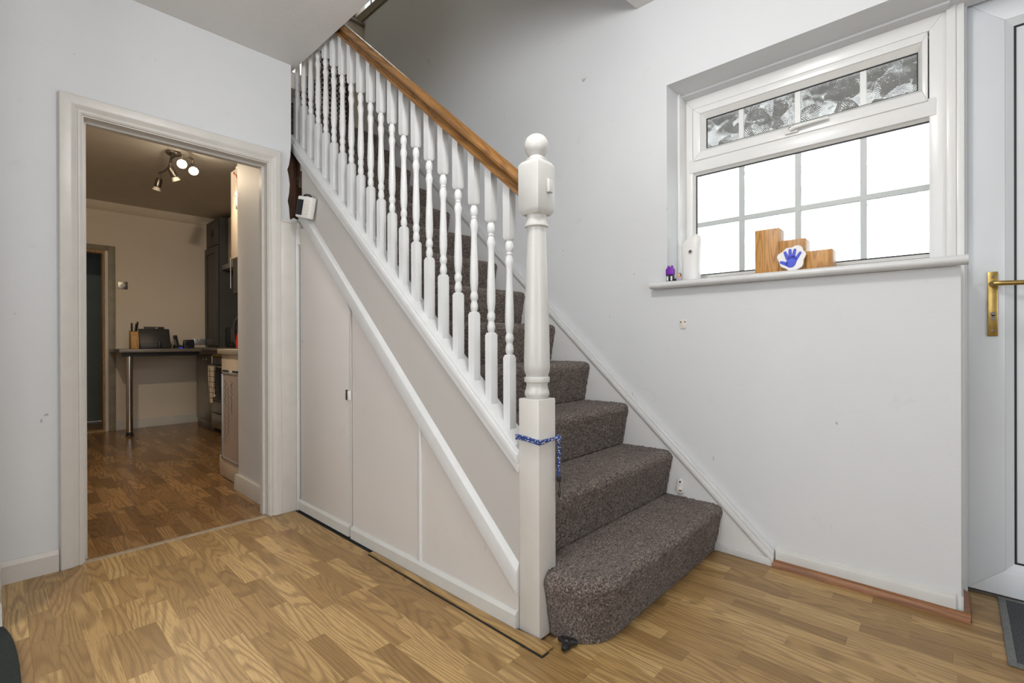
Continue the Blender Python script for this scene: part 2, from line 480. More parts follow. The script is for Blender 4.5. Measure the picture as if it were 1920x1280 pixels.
# ---- hall floor and its laminate blocks
def visible_px(p):
    d = Vector(p) - CAM; z = d.dot(FWD)
    if z < 0.2:
        return None
    return 960 + F_PX * d.dot(RIGHT) / z, 640 - F_PX * d.dot(UP) / z

PLANK = {}
def plank_mesh(w, L, mat, key):
    k = (round(w, 4), round(L, 3), key)
    if k not in PLANK:
        g = 0.00008; c = 0.00022
        x, y = w / 2 - g, L / 2 - g
        v = [(-x, -y, -0.0065), (x, -y, -0.0065), (x, y, -0.0065), (-x, y, -0.0065), (-x, -y, -c), (x, -y, -c), (x, y, -c), (-x, y, -c),
             (-x + c, -y + c, 0), (x - c, -y + c, 0), (x - c, y - c, 0), (-x + c, y - c, 0)]
        f = [(0, 1, 5, 4), (1, 2, 6, 5), (2, 3, 7, 6), (3, 0, 4, 7), (4, 5, 9, 8), (5, 6, 10, 9), (6, 7, 11, 10), (7, 4, 8, 11), (8, 9, 10, 11)]
        me = bpy.data.meshes.new('laminate_block'); me.from_pydata(v, [], f); me.materials.append(mat)
        PLANK[k] = me
    return PLANK[k]

def lay_strip(parent, xc, w, ya, yb, mat, key, keep):
    y = ya - random.choice((0.0, 0.07, 0.13, 0.19, 0.25, 0.31))
    while y < yb - 0.01:
        L = random.choice((0.24, 0.27, 0.30, 0.36, 0.36, 0.42))
        a, b = max(y, ya), min(y + L, yb)
        if yb - b < 0.05:
            b = yb
        y += L if b != yb else 9
        if b - a < 0.03:
            continue
        if not any(keep(visible_px((xc + sx, yy, 0))) for sx in (-w / 2, w / 2) for yy in (a, (a + b) / 2, b)):
            continue
        o = bpy.data.objects.new('laminate_block', plank_mesh(w, b - a, mat, key)); COL.objects.link(o)
        o.location = (xc, (a + b) / 2, 0); attach(o, parent)

floor = B(-2.0, 2.75, -2.4, 3.0, -0.12, -0.007).build('floor', M['oak_base'])
structure(floor, 'oak effect laminate floor of the hall laid in narrow strips', 'floor')
SW = 0.0625
hall_keep = lambda p: p is not None and -130 < p[0] < 2050 and p[1] < 1420
k = 0
while True:
    x1 = 1.20 - k * SW
    if x1 < -0.45: break
    lay_strip(floor, x1 - SW / 2, SW, -0.35, 2.905, M['oak_floor'], 'h', hall_keep)
    k += 1
k = 0
while True:
    x0 = 1.20 + k * SW
    if x0 > 2.66: break
    xc = x0 + SW / 2
    if xc < 2.33:
        ya, yb = -0.35, (0.99 if xc < 1.5 else 0.90)
    elif xc < 2.37: ya, yb = -0.35, 0.62
    else: ya, yb = -0.35, -0.03
    lay_strip(floor, xc, SW, ya, yb, M['oak_floor'], 'h', hall_keep)
    k += 1

floor_k = B(-1.1, 2.45, 3.0, 8.2, -0.12, -0.007).build('floor_kitchen', M['oak_base'])
structure(floor_k, 'darker shiny oak effect laminate floor of the kitchen', 'floor')
kit_keep = lambda p: p is not None and 135 < p[0] < 510 and 770 < p[1]
k = 0
while True:
    x0 = 0.14 + k * SW
    if x0 > 1.72: break
    xc = x0 + SW / 2
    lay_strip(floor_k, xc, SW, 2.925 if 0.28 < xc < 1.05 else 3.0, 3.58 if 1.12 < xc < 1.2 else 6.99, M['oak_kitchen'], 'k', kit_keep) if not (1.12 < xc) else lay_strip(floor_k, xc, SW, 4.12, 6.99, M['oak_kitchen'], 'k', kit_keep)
    k += 1

# ---- wall with the kitchen doorway (broken plaster edge on its right end)
DX0, DX1, DZ = 0.274, 1.061, 2.02
jag = [(1.200, 1.70), (1.190, 1.73), (1.184, 1.80), (1.178, 1.83), (1.186, 1.88), (1.190, 1.93), (1.183, 1.985), (1.176, 2.015), (1.186, 2.045), (1.194, 2.10), (1.198, 2.16)]
poly = [(-1.95, 0), (DX0 - 0.02, 0), (DX0 - 0.02, DZ + 0.02), (DX1 + 0.02, DZ + 0.02), (DX1 + 0.02, 0), (1.20, 0)] + jag + [(1.20, ZC), (-1.95, ZC)]
wl = MB().prism(poly, 'y', YD, 3.0)
wl.box(1.12, 1.20, 3.0, 3.58, 0, 2.56)      # return of the wall inside the kitchen
wall_left = wl.build('wall_left', M['wall'])
structure(wall_left, 'white wall with the kitchen doorway and broken plaster by the stairs', 'wall')
st = MB().box(1.2925, 1.322, 2.829, 3.02, 1.705, 2.12).box(1.2005, 1.2595, 2.975, 2.998, 1.705, 2.16).box(1.2595, 1.2925, 2.975, 2.998, 1.705, 1.95).build('timber_stud', M['raw_timber'])
tag(st, 'bare dark brown timber showing in the broken plaster hole', 'timber')
rb = MB()
for q in range(7):
    rb.box(-0.012, 0.012, -0.01, 0.01, -0.008, 0.008, Matrix.Translation((1.205 + 0.008 * q, 2.905 - 0.006 * (q % 3), 1.716 + 0.006 * (q % 2))) @ Matrix.Rotation(q, 4, 'Y'))
tag(rb.build('plaster_rubble', M['plaster'], bevel=0.003), 'white plaster crumbs on the ledge of the broken plaster hole', 'rubble', kind='stuff')
px_ = B(1.128, 1.222, 2.868, 2.90, 0.0, 1.70).build('trim_1', M['gloss_worn'], bevel=0.004)
structure(px_, 'white painted boxing board between kitchen door frame and cupboard', 'trim')
B(1.210, 1.232, 2.858, 2.868, 0.0, 1.66).build('cover_bead', M['gloss'], px_, bevel=0.004)
B(1.128, 1.222, 2.864, 2.868, 1.695, 1.712).build('ledge', M['gloss_worn'], px_)
B(1.217, 1.262, 2.848, 2.90, 1.57, 1.70).build('ledge', M['gloss_worn'], px_, bevel=0.003)

# ---- kitchen doorway: lining and architrave
d2 = thing('door_2', (0.66, YD, 0), 'white moulded architrave and lining of the open kitchen doorway', 'doorway', kind='structure')
B(DX0 - 0.02, DX0, YD - 0.005, 3.005, 0, DZ).build('lining', M['gloss_worn'], d2)
B(DX1, DX1 + 0.02, YD - 0.005, 3.005, 0, DZ).build('lining', M['gloss_worn'], d2)
B(DX0 - 0.02, DX1 + 0.02, YD - 0.005, 3.005, DZ, DZ + 0.02).build('lining', M['gloss_worn'], d2)
for a, b in ((DX0, DX0 + 0.012), (DX1 - 0.012, DX1)):
    B(a, b, 2.945, 2.985, 0, DZ - 0.012).build('door_stop', M['gloss_worn'], d2)
B(DX0, DX1, 2.945, 2.985, DZ - 0.012, DZ).build('door_stop', M['gloss_worn'], d2)
# ogee architrave section: (offset from opening outwards, projection)
AW = 0.078
sec = [(0.0, 0.0), (0.0, 0.012), (0.008, 0.016), (0.014, 0.016), (0.016, 0.012), (0.024, 0.014), (0.034, 0.022), (0.040, 0.024), (AW - 0.004, 0.024), (AW, 0.020), (AW, 0.0)]
def architrave(path_fn, n, name, parent, mat):
    """sweeps the section; path_fn(i, offset, proj) gives the mitred point at end i"""
    mb = MB(); v = []
    for i in range(n):
        v += [path_fn(i, s, p) for s, p in sec]
    L = len(sec); f = []
    for i in range(n - 1):
        for j in range(L - 1):
            f.append((i * L + j, i * L + j + 1, (i + 1) * L + j + 1, (i + 1) * L + j))
    f.append(tuple(range(L))); f.append(tuple((n - 1) * L + j for j in range(L)))
    mb._take(v, f)
    return mb.build(name, mat, parent, smooth=25)
e = 0.006
architrave(lambda i, s, p: (DX0 - e - s, YD - p, 0.0 if i == 0 else DZ + e + s), 2, 'architrave', d2, M['gloss_worn'])
architrave(lambda i, s, p: (DX1 + e + s * 0.84, YD - p, 0.0 if i == 0 else DZ + e + s), 2, 'architrave', d2, M['gloss_worn'])
architrave(lambda i, s, p: (DX0 - e - s if i == 0 else DX1 + e + s * 0.84, YD - p, DZ + e + s), 2, 'architrave', d2, M['gloss_worn'])
th = MB().prism([(2.885, 0), (2.925, 0), (2.919, 0.004), (2.891, 0.004)], 'x', DX0 - 0.01, DX1 + 0.01).build('threshold_strip', M['strip'])
tag(th, 'thin worn metal threshold strip across the kitchen doorway floor', 'threshold strip')

# ---- skirting on that wall, and the stub of the side wall at the left edge
SK = [(0, 0), (0, 0.072), (-0.006, 0.082), (-0.017, 0.088), (-0.019, 0.094), (-0.022, 0.0)]
def skirting(name, axis, base, a, b, h=0.088, t=0.02, mat=None, parent=None, z0=0.0):
    """axis 'x': runs along x on a wall facing -y at y=base; 'y': runs along y on a wall facing -x at x=base"""
    pr = [(base, z0), (base, z0 + h), (base - t * 0.35, z0 + h), (base - t * 0.75, z0 + h * 0.88), (base - t, z0 + h * 0.80), (base - t, z0)]
    return MB().prism(pr, 'x' if axis == 'x' else 'y', a, b).build(name, mat or M['gloss_worn'], parent)
structure(skirting('baseboard_left', 'x', YD, -1.2, 0.186, 0.092, 0.022), 'chipped cream skirting left of the kitchen door frame', 'skirting')
lb = MB().box(-0.12, -0.012, 2.45, YD, 0, ZC)
structure(lb.build('wall_side', M['wall']), 'narrow stub of white side wall at a room opening', 'wall')
structure(MB().prism([(-0.012, 0), (-0.012, 0.10), (0.006, 0.10), (0.012, 0.085), (0.013, 0)], 'y', 2.44, 2.876).build('baseboard_side', M['gloss_cream']), 'cream skirting return on the stub wall', 'skirting')

# ---- front wall (window, stairs, landing window)
fw = MB()
fw.box(XW, 2.62, 1.097, 2.92, 0, 5.3)
fw.box(XW, 2.62, 2.92, 4.25, 0, 4.03); fw.box(XW, 2.62, 2.92, 4.25, 5.02, 5.3)
fw.box(XW, 2.62, 4.25, 4.95, 0, 5.3)
fw.box(XW, 2.62, -0.01, 1.097, 0, 1.265)
fw.box(XW, 2.62, -1.0, 1.097, 2.315, 5.3)
fw.box(XW, 2.62, -2.5, -1.0, 0, 5.3)
wall_right = fw.build('wall_right', M['wall'])
structure(wall_right, 'scuffed white front wall with the window and the stairs', 'wall')

# ---- other shell
structure(B(1.05, 2.36, 4.85, 4.95, 2.67, 5.3).build('wall_landing', M['wall_upper']), 'landing end wall beyond the stairs', 'wall')
structure(B(1.32, 1.40, 3.0, 4.85, 2.67, 5.3).build('wall_stairs', M['wall_upper']), 'inner wall of the upper stairs', 'wall')
structure(B(1.05, 1.13, 1.1, 3.0, ZL, 5.3).build('wall_upper', M['wall_upper']), 'upper floor wall above the hall ceiling', 'wall')
structure(B(1.05, 2.36, 1.1, 1.18, ZL + 0.12, 5.3).build('wall_upper_front', M['wall_upper']), 'upper floor wall closing the stairwell', 'wall')
structure(B(1.05, 2.62, 1.1, 4.95, 5.3, 5.4).build('ceiling_upper', M['wall_upper']), 'ceiling above the landing', 'ceiling')
structure(B(-2.05, 1.232, -2.5, 3.0, ZC, ZL).build('ceiling', M['ceiling']), 'white textured hall ceiling with its edge along the stairs', 'ceiling')
cf = MB(); cf.prism([(1.232, ZC), (XW, 2.786), (XW, ZL + 0.12), (1.232, ZL + 0.12)], 'y', -2.5, 1.262)
structure(cf.build('ceiling_front', M['ceiling']), 'textured ceiling over the front door and window', 'ceiling')
wb = MB()
wb.box(-2.05, -1.35, -2.5, -2.4, 0, ZC); wb.box(0.45, 2.36, -2.5, -2.4, 0, ZC); wb.box(-1.35, 0.45, -2.5, -2.4, 0, 0.45); wb.box(-1.35, 0.45, -2.5, -2.4, 2.35, ZC)
structure(wb.build('wall_back', M['wall']), 'wall behind the camera with a wide opening added for daylight', 'wall')
ws = MB()
ws.box(-2.05, -1.95, -2.4, 0.0, 0, ZC); ws.box(-2.05, -1.95, 2.3, 3.0, 0, ZC); ws.box(-2.05, -1.95, 0.0, 2.3, 0, 0.85); ws.box(-2.05, -1.95, 0.0, 2.3, 2.42, ZC)
structure(ws.build('wall_far_side', M['wall']), 'side wall with an opening added for daylight facing the front wall', 'wall')

# ---- kitchen shell
structure(MB().box(-1.1, 1.315, 3.0, 8.2, 2.56, 2.66).box(1.315, 2.45, 4.0, 8.2, 2.56, 2.66).build('ceiling_kitchen', M['ceiling_kitchen']), 'plain kitchen ceiling', 'ceiling')
kw = MB()
KX0, KX1, KZ = 0.30, 0.865, 2.02
kw.box(-1.1, KX0, 7.0, 7.1, 0, 2.56); kw.box(KX1, 2.45, 7.0, 7.1, 0, 2.56); kw.box(KX0, KX1, 7.0, 7.1, KZ, 2.56)
structure(kw.build('wall_kitchen_end', M['wall_kitchen']), 'cream kitchen end wall above the breakfast bar', 'wall')
structure(B(2.36, 2.45, 3.58, 7.0, 0, 2.56).build('wall_kitchen_right', M['wall_kitchen']), 'cream kitchen side wall behind the units', 'wall')
structure(B(-1.1, -1.0, 3.0, 7.1, 0, 2.56).build('wall_kitchen_left', M['wall_kitchen']), 'cream kitchen side wall beyond the door frame', 'wall')
structure(B(1.20, 2.33, 3.5, 3.58, 0, 2.08).build('wall_kitchen_near', M['wall_kitchen']), 'kitchen wall closing the space below the stairs', 'wall')
structure(MB().box(-0.3, 1.3, 8.0, 8.1, 0, 2.56).box(1.2, 1.3, 7.1, 8.0, 0, 2.56).box(-0.4, -0.3, 7.1, 8.0, 0, 1.55).box(-0.4, -0.3, 7.1, 8.0, 1.75, 2.56).box(-0.4, -0.3, 7.1, 7.4, 1.55, 1.75).build('wall_back_room', M['teal']), 'dark teal wall of the room behind the kitchen', 'wall')  # slot left open in the hidden side wall, added to let daylight in
cv = MB().prism([(7.0, 2.56), (6.93, 2.56), (6.945, 2.52), (6.975, 2.485), (7.0, 2.47)], 'x', -1.0, 2.36)
structure(cv.build('trim_2', M['wall_kitchen']), 'cream cove moulding along the kitchen end wall', 'trim')
structure(skirting('baseboard_kitchen', 'x', 7.0, 0.925, 2.3, 0.10, 0.02, M['gloss_cream']), 'cream skirting below the breakfast bar', 'skirting')
structure(MB().prism([(1.12, 0), (1.12, 0.10), (1.108, 0.10), (1.102, 0.085), (1.098, 0)], 'y', 3.01, 3.6).build('baseboard_passage', M['gloss_worn']), 'white skirting just inside the kitchen doorway', 'skirting')

d3 = thing('door_3', (0.6, 7.0, 0), 'half stripped wooden door frame in the kitchen end wall', 'doorway', kind='structure')
B(KX1 - 0.05, KX1 - 0.03, 6.985, 7.1, 0, KZ - 0.03).build('lining', M['bare_frame'], d3)
B(KX1 - 0.03, KX1 - 0.005, 6.98, 7.1, 0, KZ).build('lining', M['gloss_worn'], d3)
B(KX0, KX1 - 0.005, 6.985, 7.1, KZ - 0.03, KZ).build('lining', M['bare_frame'], d3)
B(KX0, KX0 + 0.03, 6.985, 7.1, 0, KZ - 0.03).build('lining', M['bare_frame'], d3)
B(KX1 - 0.005, KX1 + 0.06, 6.975, 7.0, 0, KZ + 0.06).build('architrave', M['frame_stained'], d3, bevel=0.005)
B(KX0 - 0.06, KX1 - 0.005, 6.975, 7.0, KZ, KZ + 0.06).build('architrave', M['frame_stained'], d3, bevel=0.005)
B(KX0, KX1 - 0.03, 6.96, 7.1, -0.005, 0.02).build('threshold', M['bare_frame'], d3, bevel=0.004)

# ================================================================== WINDOW
win = thing('window_1', (XF, 0.56, 1.3), 'white double glazed window with leaf pattern glass and top vent', 'window', kind='structure')
def frame_ring(name, parent, mat, x0, x1, outer, inner, bevel=0.0):
    """rectangular ring in the y-z plane made of four mitred bars; outer/inner = (y0, y1, z0, z1)"""
    oy0, oy1, oz0, oz1 = outer; iy0, iy1, iz0, iz1 = inner
    bars = [[(oy0, oz0), (oy1, oz0), (iy1, iz0), (iy0, iz0)], [(oy0, oz1), (iy0, iz1), (iy1, iz1), (oy1, oz1)],
            [(oy0, oz0), (iy0, iz0), (iy0, iz1), (oy0, oz1)], [(oy1, oz0), (oy1, oz1), (iy1, iz1), (iy1, iz0)]]
    for b in bars:
        MB().prism(b, 'x', x0, x1).build(name, mat, parent, bevel=bevel)
def bead_ring(name, parent, mat, xo, xi, outer, inner):
    """sloped glazing bead: outer edge proud at xo, inner edge set back at xi"""
    oy0, oy1, oz0, oz1 = outer; iy0, iy1, iz0, iz1 = inner
    O = [(xo, oy0, oz0), (xo, oy1, oz0), (xo, oy1, oz1), (xo, oy0, oz1)]; I = [(xi, iy0, iz0), (xi, iy1, iz0), (xi, iy1, iz1), (xi, iy0, iz1)]
    Bk = [(xi + 0.012, p[1], p[2]) for p in O]; Bi = [(xi + 0.012, p[1], p[2]) for p in I]
    for i in range(4):
        j = (i + 1) % 4
        MB()._take([O[i], O[j], I[j], I[i], Bk[i], Bk[j], Bi[j], Bi[i]], [(0, 1, 2, 3), (4, 7, 6, 5), (0, 4, 5, 1), (3, 2, 6, 7), (0, 3, 7, 4), (1, 5, 6, 2)]).build(name, mat, parent)
WY0, WY1, WZ0, WZ1 = 0.030, 1.099, 1.298, 2.318
GL = (0.066, 1.040, 1.352, 1.892)        # lower glass
GU = (0.117, 0.985, 2.028, 2.187)        # upper glass
tz = 1.935                                # transom centre
frame_ring('frame', win, M['upvc'], XF, XF + 0.07, (WY0, WY1, WZ0, WZ1), (0.082, 1.052, 1.332, 2.252), bevel=0.002)
B(XF - 0.004, XF + 0.07, 0.06, 1.07, 1.905, 1.978).build('transom', M['upvc'], win, bevel=0.004)
bead_ring('glazing_bead', win, M['bead'], XF + 0.002, XF + 0.022, (0.05, 1.056, 1.334, 1.908), GL)
frame_ring('rebate', win, M['upvc'], XF + 0.045, XF + 0.068, (0.06, 1.07, 1.95, 2.27), (0.105, 1.005, 2.0, 2.20))
sash_o = (0.086, 1.046, 1.966, 2.246)
frame_ring('sash', win, M['upvc'], XF - 0.012, XF + 0.05, sash_o, (0.104, 1.006, 2.010, 2.212), bevel=0.003)
bead_ring('glazing_bead', win, M['bead'], XF - 0.006, XF + 0.016, (0.104, 1.006, 2.010, 2.212), GU)
for nm, g in (('pane', GL), ('pane', GU)):
    B(XF + 0.028, XF + 0.036, g[0] - 0.01, g[1] + 0.01, g[2] - 0.01, g[3] + 0.01).build(nm, M['glass'], win)
    frame_ring('gasket', win, M['gasket'], XF + 0.020, XF + 0.027, (g[0] - 0.006, g[1] + 0.006, g[2] - 0.006, g[3] + 0.006), (g[0] + 0.004, g[1] - 0.004, g[2] + 0.004, g[3] - 0.004))
for y in (0.302, 0.556, 0.810):
    for g in (GL, GU):
        B(XF + 0.024, XF + 0.0275, y - 0.0115, y + 0.0115, g[2], g[3]).build('glazing_bar', M['bar_backlit'] if g is GL else M['upvc'], win)
        B(XF + 0.0365, XF + 0.040, y - 0.0115, y + 0.0115, g[2], g[3]).build('glazing_bar', M['bar_backlit'] if g is GL else M['upvc'], win)
B(XF + 0.0235, XF + 0.027, GL[0], GL[1], 1.614, 1.637).build('glazing_bar', M['bar_backlit'], win)
B(XF + 0.0366, XF + 0.040, GL[0], GL[1], 1.614, 1.637).build('glazing_bar', M['bar_backlit'], win)
hd = B(XF - 0.026, XF - 0.012, 0.545, 0.60, 1.975, 1.995).build('handle', M['upvc'], win, bevel=0.004)
MB().tube([(XF - 0.034, 0.575, 1.99), (XF - 0.038, 0.55, 1.994), (XF - 0.036, 0.49, 1.997), (XF - 0.03, 0.425, 1.999)], [0.011, 0.009, 0.0075, 0.006], 12).build('lever', M['upvc'], hd)
MB().lathe([(0.007, 0), (0.007, 0.004), (0.005, 0.005)], mx=Matrix.Translation((XF - 0.040, 0.573, 1.991)) @ Matrix.Rotation(-math.pi / 2, 4, 'Y'), seg=16).build('screw_cap', M['chrome'], hd)
# cover strips between window and door, and reveal linings
B(XF - 0.012, XF + 0.06, 0.002, 0.031, 1.297, WZ1).build('cover_strip', M['upvc'], win, bevel=0.003)
B(XF - 0.004, XF + 0.06, -0.022, 0.003, 0.0, WZ1 + 0.02).build('cover_strip', M['upvc'], win, bevel=0.003)
B(XF - 0.09, XF, 1.086, 1.0975, 1.297, WZ1).build('reveal_lining', M['upvc'], win, bevel=0.002)
B(XF - 0.06, XF, 0.02, 1.09, 2.306, 2.316).build('reveal_lining', M['wall'], win)
# sill board with a bull nose
zs0, zs1, xs0 = 1.266, 1.298, 2.300
nose = [(XF, zs0), (XF, zs1)] + [(xs0 + 0.016 - 0.016 * math.sin(a), (zs0 + zs1) / 2 + 0.016 * math.cos(a)) for a in [math.pi * q / 10 for q in range(11)]]
sill = MB().prism(nose, 'y', 0.003, 1.096)
sill.prism([(XW - 0.001, zs0), (XW - 0.001, zs1)] + nose[2:], 'y', 1.096, 1.168); sill.prism([(XW - 0.001, zs0), (XW - 0.001, zs1)] + nose[2:], 'y', -0.03, 0.003)
sl = sill.build('window_sill', M['gloss'], win)

# porch canopy outside (its underside darkens the top panes)
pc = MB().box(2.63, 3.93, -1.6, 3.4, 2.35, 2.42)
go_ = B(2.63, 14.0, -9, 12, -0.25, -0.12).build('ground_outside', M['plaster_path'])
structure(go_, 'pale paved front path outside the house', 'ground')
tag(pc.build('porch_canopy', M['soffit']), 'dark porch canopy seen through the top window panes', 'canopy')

# ================================================================== FRONT DOOR
XD = 2.64
d1 = thing('door_1', (XD, -0.45, 0), 'white plastic front door with brass lever handle', 'door', kind='structure')
dy0, dy1, dz0, dz1 = -0.93, -0.030, 0.012, 2.332
iy0, iy1, iz0, iz1 = -0.825, -0.136, 0.112, 2.225
frame_ring('stile', d1, M['upvc_door'], XD, XD + 0.06, (dy0, dy1, dz0, dz1), (iy0, iy1, iz0, iz1), bevel=0.002)
bead_ring('glazing_bead', d1, M['upvc_door'], XD + 0.001, XD + 0.022, (iy0, iy1, iz0, iz1), (iy0 + 0.027, iy1 - 0.027, iz0 + 0.027, iz1 - 0.027))
frame_ring('gasket', d1, M['gasket'], XD + 0.020, XD + 0.026, (iy0 + 0.022, iy1 - 0.022, iz0 + 0.022, iz1 - 0.022), (iy0 + 0.031, iy1 - 0.031, iz0 + 0.031, iz1 - 0.031))
B(XD + 0.024, XD + 0.045, iy0 + 0.02, iy1 - 0.02, iz0 + 0.02, iz1 - 0.02).build('door_panel', M['upvc_door'], d1)
B(XD - 0.03, XD + 0.07, -0.030, -0.020, 0.0, 2.345).build('door_frame', M['upvc_door'], d1)
B(XD - 0.03, XD + 0.07, -1.0, -0.020, 2.334, 2.37).build('door_frame', M['upvc_door'], d1)
B(XD - 0.03, XD + 0.07, -1.0, -0.932, 0.0, 2.345).build('door_frame', M['upvc_door'], d1)
B(XD - 0.01, XD + 0.07, -1.0, -0.02, 0.0, 0.010).build('threshold', M['nickel'], d1)
bp_ = B(XD - 0.009, XD, -0.116, -0.086, 1.012, 1.262).build('handle_plate', M['brass'], d1, bevel=0.003)
MB().tube([(XD - 0.005, -0.100, 1.214), (XD - 0.04, -0.100, 1.214), (XD - 0.048, -0.106, 1.214), (XD - 0.050, -0.12, 1.213), (XD - 0.050, -0.17, 1.211), (XD - 0.050, -0.215, 1.209)], [0.011, 0.010, 0.0095, 0.009, 0.009, 0.008], 12).build('lever', M['brass'], bp_)
MB().lathe([(0.0085, 0), (0.0085, 0.004)], mx=Matrix.Translation((XD - 0.009, -0.102, 1.098)) @ Matrix.Rotation(-math.pi / 2, 4, 'Y'), seg=16).box(XD - 0.013, XD - 0.009, -0.107, -0.097, 1.073, 1.094).build('lock_cylinder', M['nickel'], bp_)
for z in (1.242, 1.033):
    MB().lathe([(0.005, 0), (0.005, 0.0015), (0.003, 0.002)], mx=Matrix.Translation((XD - 0.009, -0.101, z)) @ Matrix.Rotation(-math.pi / 2, 4, 'Y'), seg=12).build('screw', M['nickel'], bp_)

# ---- skirting, beading and string on the front wall
b2 = thing('baseboard_right', (XW, 0.3, 0), 'white skirting with red brown wooden beading below the window', 'skirting', kind='structure')
skirting('skirting_board', 'y', XW, 0.004, 0.59, 0.082, 0.016, M['gloss_cream'], b2, 0.0)
MB().prism([(XW, 0), (XW, 0.075), (2.52, 0.075), (2.52, 0)], 'y', -0.016, -0.010).build('skirting_return', M['gloss_worn'], b2)
bead_p = [(XW - 0.016, 0.0), (XW - 0.016, 0.030)] + [(XW - 0.018 - 0.020 * math.sin(a), 0.010 + 0.020 * math.cos(a)) for a in (0.2, 0.6, 1.0, 1.4)] + [(XW - 0.040, 0.0)]
MB().prism(bead_p, 'y', -0.034, 0.60).build('beading', M['redwood'], b2)
MB().prism([(-0.016, 0), (-0.016, 0.030), (-0.028, 0.024), (-0.036, 0.012), (-0.038, 0)], 'x', XW - 0.020, 2.56).build('beading', M['redwood'], b2)

# ================================================================== STAIRCASE
stairs = thing('staircase', (1.8, 2.2, 0), 'brown carpeted staircase with white turned balusters and oak handrail', 'staircase')
XL, XR = 1.292, 2.338

def step_profile(n):
    """(inset from nosing face, height) pairs, bottom of riser to the back of the tread"""
    zt = RI * n; zb = RI * (n - 1)
    pts = [(0.034, zb + 0.002), (0.026, zb + 0.05), (0.017, zb + 0.10), (0.008, zb + 0.15)]
    R_ = 0.034; cz = zt - R_
    for a in np.linspace(-0.15, math.pi / 2, 9):
        pts.append((R_ - R_ * math.cos(a), cz + R_ * math.sin(a)))
    pts.append((GO + 0.034, zt - 0.002))
    return np.array(pts)

def resample(p, d):
    seg = np.linalg.norm(np.diff(p, axis=0), axis=1); s = np.concatenate([[0], np.cumsum(seg)])
    n = max(8, int(s[-1] / d)); t = np.linspace(0, s[-1], n)
    return np.stack([np.interp(t, s, p[:, i]) for i in range(p.shape[1])], 1)

def smooth2(a):
    return (a + np.roll(a, 1, 0) + np.roll(a, -1, 0) + np.roll(a, 1, 1) + np.roll(a, -1, 1)) / 5

def grid_object(name, P, mat, parent, amp):
    """P: (rows, cols, 3) surface; carpet loops come from real displacement along the normals"""
    du = np.gradient(P, axis=0); dv = np.gradient(P, axis=1)
    N = np.cross(dv, du); N /= np.maximum(np.linalg.norm(N, axis=2, keepdims=True), 1e-9)
    if N[P.shape[0] // 2:, :, 2].mean() < 0: N = -N
    h = rng.normal(size=P.shape[:2]); h2 = smooth2(smooth2(smooth2(rng.normal(size=P.shape[:2]))))
    d = (h * 0.55 + h2 * 2.2) * amp
    Q = (P + N * d[..., None]).reshape(-1, 3)
    r, c = P.shape[:2]
    i = np.arange(r * c).reshape(r, c)
    F = np.stack([i[:-1, :-1], i[:-1, 1:], i[1:, 1:], i[1:, :-1]], -1).reshape(-1, 4)
    me = bpy.data.meshes.new(name)
    me.vertices.add(len(Q)); me.vertices.foreach_set('co', Q.astype(np.float32).ravel())
    me.loops.add(F.size); me.loops.foreach_set('vertex_index', F.astype(np.int32).ravel())
    me.polygons.add(len(F)); me.polygons.foreach_set('loop_start', np.arange(0, F.size, 4, dtype=np.int32)); me.polygons.foreach_set('loop_total', np.full(len(F), 4, np.int32))
    me.update(calc_edges=True); me.validate()
    me.polygons.foreach_set('use_smooth', np.ones(len(F), bool))
    return link(name, me, mat, parent)

for n in range(1, 14):
    res = 0.0036 if n <= 3 else (0.0045 if n <= 6 else 0.008)
    pr = resample(step_profile(n), res)
    yn = Y1 + GO * (n - 1)
    if n > 1:
        xs = np.arange(XL, XR + 1e-6, res)
        P = np.zeros((len(pr), len(xs), 3))
        P[:, :, 0] = xs[None]; P[:, :, 1] = (yn + pr[:, 0])[:, None]; P[:, :, 2] = pr[:, 1][:, None]
        grid_object('carpeted_step', P, M['carpet'], stairs, 0.0016)
    else:
        # bottom step with a rounded end wrapping round the newel post
        R0 = 0.175; cx_, cy_ = 1.425, 0.815 + R0
        path = [(1.250, 1.015)] + [(cx_ - R0 * math.cos(a), cy_ - R0 * math.sin(a)) for a in np.linspace(0.05, math.pi / 2, 24)] + [(XR, 0.815)]
        pa = resample(np.array(path), res)
        tg = np.gradient(pa, axis=0); tg /= np.linalg.norm(tg, axis=1, keepdims=True)
        inn = np.stack([-tg[:, 1], tg[:, 0]], 1)
        ntop = np.searchsorted(pr[:, 0], 0.036)
        rows = []
        edge_i = int(np.argmax(pr[:, 1] > RI - 0.0005))
        for d, z in pr[:edge_i + 1]:
            rows.append(np.column_stack([pa + inn * d, np.full(len(pa), z)]))
        start = rows[-1]
        tgt = start.copy(); tgt[:, 1] = 0.815 + GO + 0.036; tgt[:, 2] = RI - 0.002
        nr = int(0.26 / res)
        for t in np.linspace(0, 1, nr)[1:]:
            rows.append(start * (1 - t) + tgt * t)
        grid_object('carpeted_step', np.array(rows), M['carpet'], stairs, 0.0016)
# timber carcass under the carpet
cz_ = []
for n in range(2, 14):
    yn = Y1 + GO * (n - 1)
    cz_ += [(yn + 0.045, 0.0 if n == 2 else RI * (n - 1) - 0.02), (yn + 0.045, RI * n - 0.012)]
poly = cz_ + [(4.0, RI * 13 - 0.012), (4.0, RI * 13 - 0.25), (1.45, 0.25), (1.20, 0.0)]
MB().prism(poly, 'x', XL + 0.035, XR - 0.004).build('stair_carcass', M['raw_timber'], stairs)
B(1.46, XR - 0.004, Y1 + 0.05, 1.10, 0.0, RI - 0.012).build('stair_carcass', M['raw_timber'], stairs)
# landing floor
ld = B(1.40, XW, 3.86, 4.85, 2.67, ZL - 0.002).build('floor_landing', M['carpet'])
structure(ld, 'carpeted landing floor at the head of the stairs', 'floor')

